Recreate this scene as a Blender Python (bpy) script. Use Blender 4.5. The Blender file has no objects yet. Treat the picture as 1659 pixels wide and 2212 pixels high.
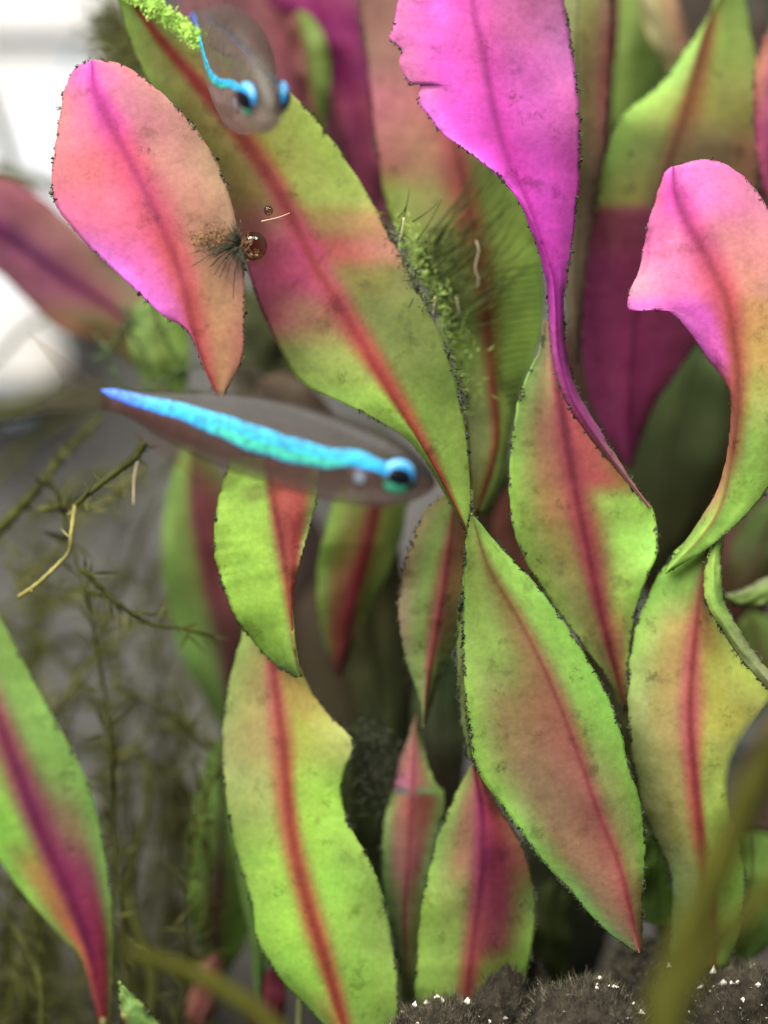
import bpy, bmesh, math, random
from mathutils import Vector, Matrix, noise

# ------------------------------------------------------------------ camera, world, lamps, exposure
scene = bpy.context.scene
col = scene.collection
MM = 0.001
D0 = 180.0                       # mm from lens to the plane of the nearest sharp leaves
S = 52.0 / 1659.0                # mm per photo pixel on that plane (a tetra is about 30 mm long)
ZC = 42.0                        # camera height over the substrate, mm

cam_data = bpy.data.cameras.new('camera')
cam = bpy.data.objects.new('camera', cam_data); col.objects.link(cam)
cam.location = (0, 0, ZC * MM)
cam.rotation_euler = (math.radians(90), 0, 0)
cam_data.sensor_fit = 'HORIZONTAL'; cam_data.sensor_width = 36
cam_data.lens = 36 * D0 / 52.0
cam_data.clip_start = 0.005; cam_data.clip_end = 20
cam_data.dof.use_dof = True
cam_data.dof.focus_distance = (D0 + 1.0) * MM
cam_data.dof.aperture_fstop = cam_data.lens / 10.0
scene.camera = cam

world = bpy.data.worlds.new('World'); scene.world = world; world.use_nodes = True
world.node_tree.nodes['Background'].inputs[0].default_value = (0.80, 0.88, 1.0, 1)
world.node_tree.nodes['Background'].inputs[1].default_value = 0.50

def area_lamp(name, loc, target, sx, sy, power, colour):
    l = bpy.data.lights.new(name, 'AREA'); l.shape = 'RECTANGLE'; l.size = sx; l.size_y = sy
    l.energy = power; l.color = colour
    o = bpy.data.objects.new(name, l); col.objects.link(o); o.location = loc
    o.rotation_euler = (Vector(target) - Vector(loc)).to_track_quat('-Z', 'Y').to_euler()
    return o
# LED bar of the tank, above and a little in front of the plants, and the soft light of the room through the front glass
area_lamp('tank_lamp', (-0.03, 0.085, 0.30), (0.0, 0.190, 0.05), 0.34, 0.10, 3.2, (1.0, 0.97, 0.93))
area_lamp('room_lamp', (-0.30, -0.35, 0.32), (0, 0.19, 0.04), 0.5, 0.5, 10.5, (1.0, 0.98, 0.97))

scene.view_settings.view_transform = 'Standard'; scene.view_settings.look = 'None'
scene.view_settings.exposure = 0.0; scene.view_settings.gamma = 1.0
scene.view_settings.use_curve_mapping = False
scene.render.engine = 'CYCLES'
scene.cycles.use_denoising = True
scene.cycles.max_bounces = 8; scene.cycles.transparent_max_bounces = 16
scene.render.filter_size = 1.9

# ------------------------------------------------------------------ helpers
rng = random.Random(7)
K = 0.50                         # pigment albedo against the colour value seen in the picture

def P(x, y, d):
    """photo pixel (1659 x 2212) and depth behind the sharp plane in mm -> metres"""
    k = (D0 + d) / D0
    return Vector(((x - 829.5) * S * k * MM, (D0 + d) * MM, (ZC - (y - 1106.0) * S * k) * MM))

def lin(c): return c / 12.92 if c <= 0.04045 else ((c + 0.055) / 1.055) ** 2.4
def hx(h): return tuple(int(h[i:i + 2], 16) / 255 for i in (0, 2, 4))
def lc(h, k=None): return tuple(lin(c) * (K if k is None else k) for c in hx(h))

def cr(pts, n):
    """Catmull-Rom through pts, n samples even in length"""
    p = [Vector(q) for q in pts]
    if len(p) == 2:
        return [p[0].lerp(p[1], i / (n - 1)) for i in range(n)]
    e = [p[0] * 2 - p[1]] + p + [p[-1] * 2 - p[-2]]
    dense = []
    for i in range(len(p) - 1):
        a, b, c, d = e[i:i + 4]
        for j in range(14):
            t = j / 14
            dense.append(0.5 * ((2 * b) + (c - a) * t + (2 * a - 5 * b + 4 * c - d) * t * t + (3 * b - a - 3 * c + d) * t ** 3))
    dense.append(p[-1])
    acc = [0.0]
    for i in range(1, len(dense)): acc.append(acc[-1] + (dense[i] - dense[i - 1]).length)
    out = []; j = 0
    for i in range(n):
        s = acc[-1] * i / (n - 1)
        while j < len(acc) - 2 and acc[j + 1] < s: j += 1
        seg = acc[j + 1] - acc[j]
        out.append(dense[j].lerp(dense[j + 1], 0 if seg < 1e-9 else min(1, (s - acc[j]) / seg)))
    return out

def lerpl(vals, t):
    f = t * (len(vals) - 1); i = min(int(f), len(vals) - 2)
    return vals[i] + (vals[i + 1] - vals[i]) * (f - i)

def sm(t): t = max(0, min(1, t)); return t * t * (3 - 2 * t)

def new_obj(name, verts, faces, mat, parent=None, base=Vector((0, 0, 0)), cols=None, smooth=True):
    me = bpy.data.meshes.new(name)
    me.from_pydata([Vector(v) - base for v in verts], [], faces)
    me.update()
    if cols is not None:
        at = me.color_attributes.new('pigment', 'FLOAT_COLOR', 'POINT')
        flat = []
        for c in cols: flat.extend((c[0], c[1], c[2], c[3] if len(c) > 3 else 1.0))
        at.data.foreach_set('color', flat)
    if smooth: me.polygons.foreach_set('use_smooth', [True] * len(me.polygons))
    me.materials.append(mat)
    o = bpy.data.objects.new(name, me); col.objects.link(o)
    if parent is not None: o.parent = parent
    return o

def thing(name, label, cat, base, group=None):
    o = bpy.data.objects.new(name, None); col.objects.link(o); o.location = base
    o.empty_display_size = 0.004
    o['label'] = label; o['category'] = cat
    if group: o['group'] = group
    return o

def tag(o, label, cat, group=None):
    o['label'] = label; o['category'] = cat
    if group: o['group'] = group
    return o

def tube_mesh(pts, radii, sides=8, flat=1.0):
    """closed tapered tube through 3-D points; flat < 1 squashes it along Y"""
    v = []; f = []
    n = len(pts)
    for i, p in enumerate(pts):
        t = (pts[min(i + 1, n - 1)] - pts[max(i - 1, 0)]).normalized()
        ref = Vector((0, 1, 0)) if abs(t.y) < 0.9 else Vector((1, 0, 0))
        a = t.cross(ref).normalized(); b = t.cross(a).normalized()
        for k in range(sides):
            w = 2 * math.pi * k / sides
            off = a * math.cos(w) * radii[i] + b * math.sin(w) * radii[i]
            off.y *= flat
            v.append(p + off)
    for i in range(n - 1):
        for k in range(sides):
            k2 = (k + 1) % sides
            f.append((i * sides + k, i * sides + k2, (i + 1) * sides + k2, (i + 1) * sides + k))
    f.append(tuple(range(sides - 1, -1, -1))); f.append(tuple((n - 1) * sides + k for k in range(sides)))
    return v, f

# ------------------------------------------------------------------ materials
def nodes_of(name):
    m = bpy.data.materials.new(name); m.use_nodes = True
    nt = m.node_tree; nt.nodes.clear()
    return m, nt, nt.nodes, nt.links

def leaf_material(name, translucency=0.38, speck=0.70, gloss=0.10, scale=1.0):
    m, nt, N, L = nodes_of(name)
    out = N.new('ShaderNodeOutputMaterial')
    at = N.new('ShaderNodeAttribute'); at.attribute_name = 'pigment'
    tc = N.new('ShaderNodeTexCoord')
    # broad mottling
    n1 = N.new('ShaderNodeTexNoise'); n1.inputs['Scale'].default_value = 340 * scale; n1.inputs['Detail'].default_value = 5
    n2 = N.new('ShaderNodeTexNoise'); n2.inputs['Scale'].default_value = 2600 * scale; n2.inputs['Detail'].default_value = 3
    for n in (n1, n2): L.new(tc.outputs['Object'], n.inputs['Vector'])
    mr = N.new('ShaderNodeMapRange'); mr.inputs[1].default_value = 0.3; mr.inputs[2].default_value = 0.7
    mr.inputs[3].default_value = 0.80; mr.inputs[4].default_value = 1.16
    L.new(n1.outputs[0], mr.inputs[0])
    mr2 = N.new('ShaderNodeMapRange'); mr2.inputs[1].default_value = 0.3; mr2.inputs[2].default_value = 0.7
    mr2.inputs[3].default_value = 0.90; mr2.inputs[4].default_value = 1.10
    L.new(n2.outputs[0], mr2.inputs[0])
    mul = N.new('ShaderNodeMath'); mul.operation = 'MULTIPLY'; L.new(mr.outputs[0], mul.inputs[0]); L.new(mr2.outputs[0], mul.inputs[1])
    hs = N.new('ShaderNodeHueSaturation'); L.new(at.outputs['Color'], hs.inputs['Color']); L.new(mul.outputs[0], hs.inputs['Value'])
    n3 = N.new('ShaderNodeTexNoise'); n3.inputs['Scale'].default_value = 210 * scale; n3.inputs['Detail'].default_value = 3
    L.new(tc.outputs['Object'], n3.inputs['Vector'])
    mh = N.new('ShaderNodeMapRange'); mh.inputs[3].default_value = 0.48; mh.inputs[4].default_value = 0.52; L.new(n3.outputs[0], mh.inputs[0])
    L.new(mh.outputs[0], hs.inputs['Hue'])
    # algae specks: sparse small dark dots and a few larger smudges
    vo = N.new('ShaderNodeTexVoronoi'); vo.inputs['Scale'].default_value = 560 * scale
    wob = N.new('ShaderNodeVectorMath'); wob.operation = 'MULTIPLY_ADD'; wob.inputs[1].default_value = (0.0022, 0.0022, 0.0022)
    L.new(n2.outputs['Color'], wob.inputs[0]); L.new(tc.outputs['Object'], wob.inputs[2]); L.new(wob.outputs[0], vo.inputs['Vector'])
    dot = N.new('ShaderNodeMapRange'); dot.inputs[1].default_value = 0.05; dot.inputs[2].default_value = 0.30
    dot.inputs[3].default_value = 1.0; dot.inputs[4].default_value = 0.0; L.new(vo.outputs['Distance'], dot.inputs[0])
    pick = N.new('ShaderNodeSeparateColor'); L.new(vo.outputs['Color'], pick.inputs[0])
    gate = N.new('ShaderNodeMapRange'); gate.inputs[1].default_value = 0.68; gate.inputs[2].default_value = 1.0
    L.new(pick.outputs[0], gate.inputs[0])
    d1 = N.new('ShaderNodeMath'); d1.operation = 'MULTIPLY'; L.new(dot.outputs[0], d1.inputs[0]); L.new(gate.outputs[0], d1.inputs[1])
    n4 = N.new('ShaderNodeTexNoise'); n4.inputs['Scale'].default_value = 480 * scale; n4.inputs['Detail'].default_value = 6; n4.inputs['Roughness'].default_value = 0.65
    L.new(tc.outputs['Object'], n4.inputs['Vector'])
    sg = N.new('ShaderNodeMapRange'); sg.inputs[1].default_value = 0.57; sg.inputs[2].default_value = 0.70; sg.inputs[3].default_value = 0; sg.inputs[4].default_value = 0.7
    L.new(n4.outputs[0], sg.inputs[0])
    ad = N.new('ShaderNodeMath'); ad.operation = 'MAXIMUM'; L.new(d1.outputs[0], ad.inputs[0]); L.new(sg.outputs[0], ad.inputs[1])
    sc = N.new('ShaderNodeMath'); sc.operation = 'MULTIPLY'; sc.inputs[1].default_value = speck; L.new(ad.outputs[0], sc.inputs[0])
    mx = N.new('ShaderNodeMix'); mx.data_type = 'RGBA'; mx.blend_type = 'MULTIPLY'
    mx.inputs[7].default_value = (0.24, 0.20, 0.15, 1)
    L.new(sc.outputs[0], mx.inputs[0]); L.new(hs.outputs[0], mx.inputs[6])
    bp = N.new('ShaderNodeBump'); bp.inputs['Strength'].default_value = 0.45; bp.inputs['Distance'].default_value = 0.0004
    L.new(n1.outputs[0], bp.inputs['Height'])
    bs = N.new('ShaderNodeBsdfPrincipled')
    bs.inputs['Roughness'].default_value = 0.55; bs.inputs['Specular IOR Level'].default_value = gloss
    tr = N.new('ShaderNodeBsdfTranslucent')
    ms = N.new('ShaderNodeMixShader'); ms.inputs[0].default_value = translucency
    L.new(mx.outputs[2], bs.inputs['Base Color']); L.new(mx.outputs[2], tr.inputs['Color'])
    L.new(bp.outputs[0], bs.inputs['Normal'])
    L.new(bs.outputs[0], ms.inputs[1]); L.new(tr.outputs[0], ms.inputs[2]); L.new(ms.outputs[0], out.inputs[0])
    return m

def plain(name, c, rough=0.6, spec=0.2, var=0.25, scale=900, trans=0.0, c2=None):
    m, nt, N, L = nodes_of(name)
    out = N.new('ShaderNodeOutputMaterial'); tc = N.new('ShaderNodeTexCoord')
    n1 = N.new('ShaderNodeTexNoise'); n1.inputs['Scale'].default_value = scale; n1.inputs['Detail'].default_value = 6
    L.new(tc.outputs['Object'], n1.inputs['Vector'])
    mx = N.new('ShaderNodeMix'); mx.data_type = 'RGBA'
    a = [x * (1 - var) for x in c]; b = [x * (1 + var) for x in c] if c2 is None else c2
    mx.inputs[6].default_value = (*a, 1); mx.inputs[7].default_value = (*b, 1)
    rp = N.new('ShaderNodeMapRange'); rp.inputs[1].default_value = 0.32; rp.inputs[2].default_value = 0.68; L.new(n1.outputs[0], rp.inputs[0])
    L.new(rp.outputs[0], mx.inputs[0])
    bs = N.new('ShaderNodeBsdfPrincipled'); bs.inputs['Roughness'].default_value = rough; bs.inputs['Specular IOR Level'].default_value = spec
    L.new(mx.outputs[2], bs.inputs['Base Color'])
    bp = N.new('ShaderNodeBump'); bp.inputs['Strength'].default_value = 0.4; bp.inputs['Distance'].default_value = 0.0003
    L.new(n1.outputs[0], bp.inputs['Height']); L.new(bp.outputs[0], bs.inputs['Normal'])
    if trans > 0:
        tr = N.new('ShaderNodeBsdfTranslucent'); L.new(mx.outputs[2], tr.inputs['Color'])
        ms = N.new('ShaderNodeMixShader'); ms.inputs[0].default_value = trans
        L.new(bs.outputs[0], ms.inputs[1]); L.new(tr.outputs[0], ms.inputs[2]); L.new(ms.outputs[0], out.inputs[0])
    else:
        L.new(bs.outputs[0], out.inputs[0])
    return m

def pigment_mat(name, rough=0.5, spec=0.3, metal=0.0, alpha=1.0, trans=0.0, spark=0.0, sparkscale=3000):
    """vertex pigment with fine noise; alpha < 1 lets what is behind show through (fish flesh, fins)"""
    m, nt, N, L = nodes_of(name)
    out = N.new('ShaderNodeOutputMaterial'); tc = N.new('ShaderNodeTexCoord')
    at = N.new('ShaderNodeAttribute'); at.attribute_name = 'pigment'
    n1 = N.new('ShaderNodeTexNoise'); n1.inputs['Scale'].default_value = sparkscale; n1.inputs['Detail'].default_value = 4
    L.new(tc.outputs['Object'], n1.inputs['Vector'])
    rp = N.new('ShaderNodeMapRange'); rp.inputs[1].default_value = 0.35; rp.inputs[2].default_value = 0.7
    rp.inputs[3].default_value = 1 - spark; rp.inputs[4].default_value = 1 + spark; L.new(n1.outputs[0], rp.inputs[0])
    hs = N.new('ShaderNodeHueSaturation'); L.new(at.outputs['Color'], hs.inputs['Color']); L.new(rp.outputs[0], hs.inputs['Value'])
    bs = N.new('ShaderNodeBsdfPrincipled'); bs.inputs['Roughness'].default_value = rough; bs.inputs['Specular IOR Level'].default_value = spec
    bs.inputs['Metallic'].default_value = metal
    L.new(hs.outputs[0], bs.inputs['Base Color'])
    bp = N.new('ShaderNodeBump'); bp.inputs['Strength'].default_value = 0.3; bp.inputs['Distance'].default_value = 0.0001
    L.new(n1.outputs[0], bp.inputs['Height']); L.new(bp.outputs[0], bs.inputs['Normal'])
    last = bs
    if trans > 0:
        tr = N.new('ShaderNodeBsdfTranslucent'); L.new(hs.outputs[0], tr.inputs['Color'])
        ms = N.new('ShaderNodeMixShader'); ms.inputs[0].default_value = trans
        L.new(bs.outputs[0], ms.inputs[1]); L.new(tr.outputs[0], ms.inputs[2]); last = ms
    if alpha < 1:
        tp = N.new('ShaderNodeBsdfTransparent'); tp.inputs[0].default_value = (0.97, 0.95, 0.93, 1)
        ma = N.new('ShaderNodeMixShader'); al = N.new('ShaderNodeMath'); al.operation = 'MULTIPLY'; al.inputs[1].default_value = alpha
        L.new(at.outputs['Alpha'], al.inputs[0]); L.new(al.outputs[0], ma.inputs[0])
        L.new(tp.outputs[0], ma.inputs[1]); L.new(last.outputs[0], ma.inputs[2]); last = ma
    L.new(last.outputs[0], out.inputs[0])
    return m

M_LEAF = leaf_material('leaf_blade')
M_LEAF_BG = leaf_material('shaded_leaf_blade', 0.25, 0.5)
M_RIB = pigment_mat('leaf_rib', 0.5, 0.15, spark=0.12, sparkscale=900, trans=0.2)
M_FUZZ = plain('dark_hair_algae', (0.030, 0.032, 0.018), 0.8, 0.1, 0.5, 1500)
M_FUZZG = plain('green_hair_algae', (0.28, 0.45, 0.08), 0.7, 0.1, 0.5, 1500, 0.3)
M_THREAD = plain('dark_green_thread', (0.040, 0.052, 0.012), 0.7, 0.1, 0.5, 900)
M_STEM = plain('plant_stem', (0.10, 0.11, 0.035), 0.5, 0.2, 0.4, 500)
M_MOSS = plain('olive_moss', (0.040, 0.042, 0.008), 0.7, 0.1, 0.45, 400, 0.2)
M_MOSS2 = plain('light_olive_moss', (0.085, 0.085, 0.022), 0.7, 0.1, 0.45, 400, 0.2)
M_MOSSY = plain('yellow_moss', (0.17, 0.15, 0.04), 0.6, 0.2, 0.45, 700, 0.2)
M_PALE = plain('pale_filament', (0.42, 0.34, 0.20), 0.5, 0.3, 0.3, 900)
M_MOSSG = plain('bright_moss', (0.22, 0.31, 0.06), 0.55, 0.3, 0.6, 1100, 0.35)
M_FRONT = plain('olive_front_stem', (0.034, 0.034, 0.004), 0.7, 0.05, 0.3, 260)

# ------------------------------------------------------------------ setting: substrate, back panel
def substrate():
    nx, ny = 130, 90
    v = []; f = []
    for j in range(ny + 1):
        for i in range(nx + 1):
            x = -0.17 + 0.34 * i / nx; y = 0.118 + 0.157 * j / ny
            h = noise.noise((x * 90, y * 90, 0)) * 0.0016 + noise.noise((x * 420, y * 420, 3)) * 0.0009
            v.append((x, y, h))
    for j in range(ny):
        for i in range(nx):
            a = j * (nx + 1) + i; f.append((a, a + 1, a + nx + 2, a + nx + 1))
    o = new_obj('substrate', v, f, plain('substrate_soil', (0.040, 0.036, 0.030), 0.9, 0.1, 0.6, 1600)); o['kind'] = 'structure'
substrate()

def back_panel():
    nx, nz = 60, 50; v = []; f = []
    for j in range(nz + 1):
        for i in range(nx + 1):
            x = -0.17 + 0.34 * i / nx; z = -0.002 + 0.20 * j / nz
            v.append((x, 0.268 + noise.noise((x * 60, z * 60, 9)) * 0.0012, z))
    for j in range(nz):
        for i in range(nx):
            a = j * (nx + 1) + i; f.append((a, a + 1, a + nx + 2, a + nx + 1))
    o = new_obj('back_wall', v, f, plain('grey_back_panel', (0.068, 0.065, 0.058), 0.8, 0.1, 0.35, 130)); o['kind'] = 'structure'
back_panel()

# ------------------------------------------------------------------ leaves
def colour_at(rows, upos, y, u):
    i = 0
    while i < len(rows) - 2 and y > rows[i + 1][0]: i += 1
    if len(rows) == 1: r = [hx(c) for c in rows[0][1:]]
    else:
        a, b = rows[i], rows[i + 1]
        t = sm((y - a[0]) / max(1e-6, b[0] - a[0]))
        r = [tuple(p + (q - p) * t for p, q in zip(hx(c), hx(d))) for c, d in zip(a[1:], b[1:])]
    k = 0
    while k < len(upos) - 2 and u > upos[k + 1]: k += 1
    t = sm((u - upos[k]) / (upos[k + 1] - upos[k]))
    c = [max(0, p + (q - p) * t) for p, q in zip(r[k], r[k + 1])]
    if c[1] > c[0]: c[0] += (c[1] - c[0]) * 0.24; c[2] += (c[1] - c[2]) * 0.09
    return tuple(lin(x) * K for x in c)

UP = (-1, -0.38, 0, 0.38, 1)
def leaf(plant, Lp, Mp, Rp, d, rows, cup=1.0, tilt=0.0, wave=0.25, wavef=3, upos=UP, rib=(9, 5, 'b04a40'),
         fuzz=(0.5, 0.5), rough=3.0, n=84, m=34, mat=None, side_fuzz=1.0, name='leaf', label=None, thick=0.14, fuzzlen=1.0):
    base = plant.location
    Ls, Ms, Rs = cr([(*p, 0) for p in Lp], n), cr([(*p, 0) for p in Mp], n), cr([(*p, 0) for p in Rp], n)
    seed = rng.random() * 50
    verts = []; cols = []; faces = []
    def dep(u, t):
        w = math.sin((t * wavef + seed) * 6.28) * wave * u * abs(u)
        return lerpl(d, t) + cup * abs(u) ** 1.6 + tilt * u + w + noise.noise((u * 1.6 + seed, t * 5, 0)) * 0.22
    for i in range(n):
        t = i / (n - 1)
        jl = noise.noise((t * 40, seed, 1)) * rough + noise.noise((t * 110, seed, 2)) * rough * 0.6
        jr = noise.noise((t * 40, seed, 5)) * rough + noise.noise((t * 110, seed, 6)) * rough * 0.6
        l = Ls[i] + Vector((jl, jl * 0.4, 0)); r = Rs[i] + Vector((jr, -jr * 0.4, 0)); c = Ms[i]
        for k in range(m + 1):
            u = -1 + 2 * k / m
            q = c.lerp(l, -u) if u < 0 else c.lerp(r, u)
            verts.append(P(q.x, q.y, dep(u, t)))
            cols.append(colour_at(rows, upos, q.y, u))
    w = m + 1
    for i in range(n - 1):
        for k in range(m):
            a = i * w + k; faces.append((a, a + w, a + w + 1, a + 1))
    o = new_obj(name, verts, faces, mat or M_LEAF, plant, base, cols)
    if label: o['label'] = label
    sol = o.modifiers.new('thickness', 'SOLIDIFY'); sol.thickness = thick * MM; sol.offset = -1.0
    # normals must face the camera for the offset to push backwards
    if o.data.polygons[len(faces) // 2].normal.y > 0: o.data.flip_normals()
    if rib:
        # a low raised strip that follows the blade and fades into its colour at both sides
        ribc = rib[2:] if len(rib) > 3 else (rib[2], rib[2])
        tv = []; tf = []; rc = []; k0 = m / 2; ns = 9; rows_n = 0
        for i in range(0, n, 2):
            t = i / (n - 1)
            hw = (rib[0] + (rib[1] - rib[0]) * t) * (0.25 + 0.75 * sm(min(t, 1 - t) * 8 + 0.05)) * 0.95 * S * MM
            row = verts[i * w:(i + 1) * w]
            f_ = t * (len(ribc) - 1); q = min(int(f_), len(ribc) - 2)
            cc = [lin(x + (y - x) * (f_ - q)) * K * 0.70 for x, y in zip(hx(ribc[q]), hx(ribc[q + 1]))]
            sl = max(1e-7, (row[0] - row[m // 2]).length); sr = max(1e-7, (row[-1] - row[m // 2]).length)
            for j in range(ns):
                z = -1 + 2 * j / (ns - 1)
                u = z * min(0.9, hw / (sl if z < 0 else sr))
                fk = k0 + u * k0; k = max(0, min(m - 1, int(fk)))
                p = row[k].lerp(row[k + 1], fk - k); h = math.cos(z * math.pi / 2) ** 2
                tv.append(p + Vector((0, -(0.012 + 0.055 * h * min(1, hw / (0.3 * MM))) * MM, 0)))
                b0 = Vector(cols[i * w + k]).lerp(Vector(cols[i * w + k + 1]), fk - k)
                rc.append(tuple(b0.lerp(Vector(cc), h ** 1.3 * 0.92)))
            rows_n += 1
        for i in range(rows_n - 1):
            for j in range(ns - 1):
                a = i * ns + j; tf.append((a, a + ns, a + ns + 1, a + 1))
        new_obj('midrib', tv, tf, mat or M_LEAF, o, base, rc)
    # hair algae on both edges
    if fuzz and (fuzz[0] > 0 or fuzz[1] > 0):
        fv = []; ff = []
        for side, amt in ((0, fuzz[0]), (m, fuzz[1])):
            if amt <= 0: continue
            for i in range(n - 1):
                a = verts[i * w + side]; b = verts[(i + 1) * w + side]
                inn = verts[i * w + (2 if side == 0 else m - 2)]
                out = (a - inn)
                if out.length < 1e-7: continue
                out.normalize()
                patch = noise.noise((i * 0.23, seed, 11 + side)) + 0.5 * noise.noise((i * 0.9, seed, 31 + side))
                dens = amt * max(0.0, 0.55 + 2.4 * patch) * (b - a).length / (0.35 * MM)
                for _ in range(int(dens * 9 + rng.random())):          # algae crumbs, which also draw the shadow line of the edge
                    p = a.lerp(b, rng.random()) + out * rng.uniform(-0.10, 0.05) * MM - Vector((0, 0.02 * MM, 0))
                    sz = (0.04 + 0.20 * rng.random() ** 2.6) * fuzzlen * MM
                    e = [Vector((rng.gauss(0, 1), rng.gauss(0, .5), rng.gauss(0, 1))).normalized() * sz * rng.uniform(.6, 1.3) for _ in range(4)]
                    q = len(fv); fv += [p + e[0], p + e[1], p + e[2], p + e[3]]; ff += [(q, q + 1, q + 2), (q, q + 2, q + 3), (q, q + 1, q + 3)]
                if rng.random() < amt * 0.10 * (1 + 2 * patch):           # tuft of fine threads
                    p0 = a.lerp(b, rng.random()); dr = (out + Vector((rng.gauss(0, .6), rng.gauss(0, .4), rng.gauss(0, .6)))).normalized()
                    tl = rng.uniform(0.25, 0.8) * fuzzlen
                    for _ in range(rng.randint(4, 12)):
                        dv = (dr + Vector((rng.gauss(0, .35), rng.gauss(0, .35), rng.gauss(0, .35)))).normalized() * tl * rng.uniform(.3, 1) * MM
                        wv = dv.cross(Vector((0, 1, 0.2))).normalized() * 0.022 * MM
                        p = p0 + Vector((rng.gauss(0, .06), 0, rng.gauss(0, .06))) * MM
                        q = len(fv); fv += [p - wv, p + wv, p + dv]; ff.append((q, q + 1, q + 2))
        if ff:
            fo = new_obj('edge_algae_shade', fv, ff, M_FUZZ, o, base, smooth=False); fo['kind'] = 'stuff'
    return o

def shape(Mp, w, tip=0.25, base=0.12, asym=0.0):
    """left and right edges for a plain leaf from its midrib and greatest half width in pixels"""
    n = 14; ms = cr([(*p, 0) for p in Mp], n); Ls = []; Rs = []
    for i in range(n):
        t = i / (n - 1)
        tg = ms[min(i + 1, n - 1)] - ms[max(i - 1, 0)]; tg.normalize(); nr = Vector((-tg.y, tg.x, 0))
        h = w * (math.sin(math.pi * (0.02 + 0.98 * t) ** 0.72) ** 0.8 if 0 < t < 1 else 0.02) + 1.5
        a = ms[i] + nr * h * (1 + asym); b = ms[i] - nr * h * (1 - asym)
        Ls.append((a.x, a.y)); Rs.append((b.x, b.y))
    if sum(p[0] for p in Ls) > sum(p[0] for p in Rs): Ls, Rs = Rs, Ls
    return Ls, list(Mp), Rs

def stem(plant, pts, r0=9, r1=6, mat=None, name='stem'):
    p3 = cr([P(*q) for q in pts], 30)
    v, f = tube_mesh(p3, [(r0 + (r1 - r0) * i / 29) * S * MM * 0.5 for i in range(30)], 8)
    return new_obj(name, v, f, mat or M_STEM, plant, plant.location)

def root(x, d):
    p = P(x, 1106, d); p.z = 0.0005; return p
def ypx(d):      # photo row at which depth d meets the substrate
    return 1106 + ZC / S * D0 / (D0 + d) + 6

# ---- plant 1: pink rounded leaf above, two lime leaves under the side-on fish
pl = thing('red_stem_plant', 'stem plant with a rounded salmon-pink upper leaf and lime lower leaves crossing the side-on fish', 'aquatic plant', root(640, 9), 'red-veined stem plants')
stem(pl, [(640, ypx(9), 9), (650, 2000, 9), (640, 1500, 8), (580, 1150, 6), (490, 880, 3)], 16, 9)
leaf(pl,  # A
     [(196, 128), (160, 150), (138, 200), (122, 290), (112, 380), (118, 440), (180, 520), (270, 605), (350, 680), (405, 715), (438, 790), (468, 860)],
     [(198, 132), (205, 195), (245, 280), (300, 385), (350, 490), (385, 580), (410, 670), (432, 760), (474, 862)],
     [(204, 128), (262, 138), (330, 185), (400, 250), (455, 325), (492, 410), (514, 500), (528, 600), (528, 700), (522, 775), (480, 864)],
     [1.8, 0.9, 0.3, 0, 0.2],
     [(120, 'ee70b8', 'f268c4', 'f058c0', 'ee78b0', 'd88088'),
      (230, 'd88888', 'e880a0', 'e84cac', 'd88494', 'c89080'),
      (360, 'e08488', 'f0808c', 'dc5878', 'd09080', 'c09878'),
      (470, 'ff84b4', 'ff7ea0', 'd0566a', 'cc9478', 'c09874'),
      (570, 'ff88f0', 'ff7cc4', 'd05a60', 'cc9874', 'c89480'),
      (660, 'ff84ec', 'ff80d0', 'cc5858', 'd09c70', 'c89070'),
      (740, 'f870b0', 'f07090', 'd46060', 'cc946c', 'c8846c'),
      (860, 'c07060', 'c87460', 'c86858', 'b88860', 'b08060')],
     cup=0.25, tilt=-0.15, wave=0.15, rib=(24, 13, 'e050a8', 'd84c80', 'c45058', 'c05450'), fuzz=(0.35, 0.5), upos=(-1, -0.5, 0, 0.45, 1))
leaf(pl,  # O
     [(500, 985), (478, 1060), (464, 1130), (466, 1210), (490, 1290), (520, 1350), (580, 1422), (638, 1464)],
     [(580, 990), (592, 1080), (610, 1180), (624, 1280), (634, 1380), (645, 1462)],
     [(690, 985), (686, 1080), (654, 1190), (636, 1280), (634, 1380), (652, 1462)],
     [3, 2, 1.5, 2, 2.2],
     [(1000, 'a0d850', 'b0e458', 'c86858', 'c86858', 'b8e060'),
      (1150, 'a0dc4c', 'ace650', 'c86a58', 'c85c54', 'c8e878'),
      (1280, 'a4e04c', 'a8e450', 'c07a50', 'c85c54', 'c86858'),
      (1400, '98d048', 'a0dc50', 'a0a850', 'b87050', 'b87050'),
      (1464, '70a050', '80b850', '80a850', '809050', '708050')],
     cup=1.2, tilt=-0.6, rib=(18, 6, 'c05850', 'b85848'), fuzz=(1.0, 0.4), upos=(-1, -0.2, 0, 0.6, 1))
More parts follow.
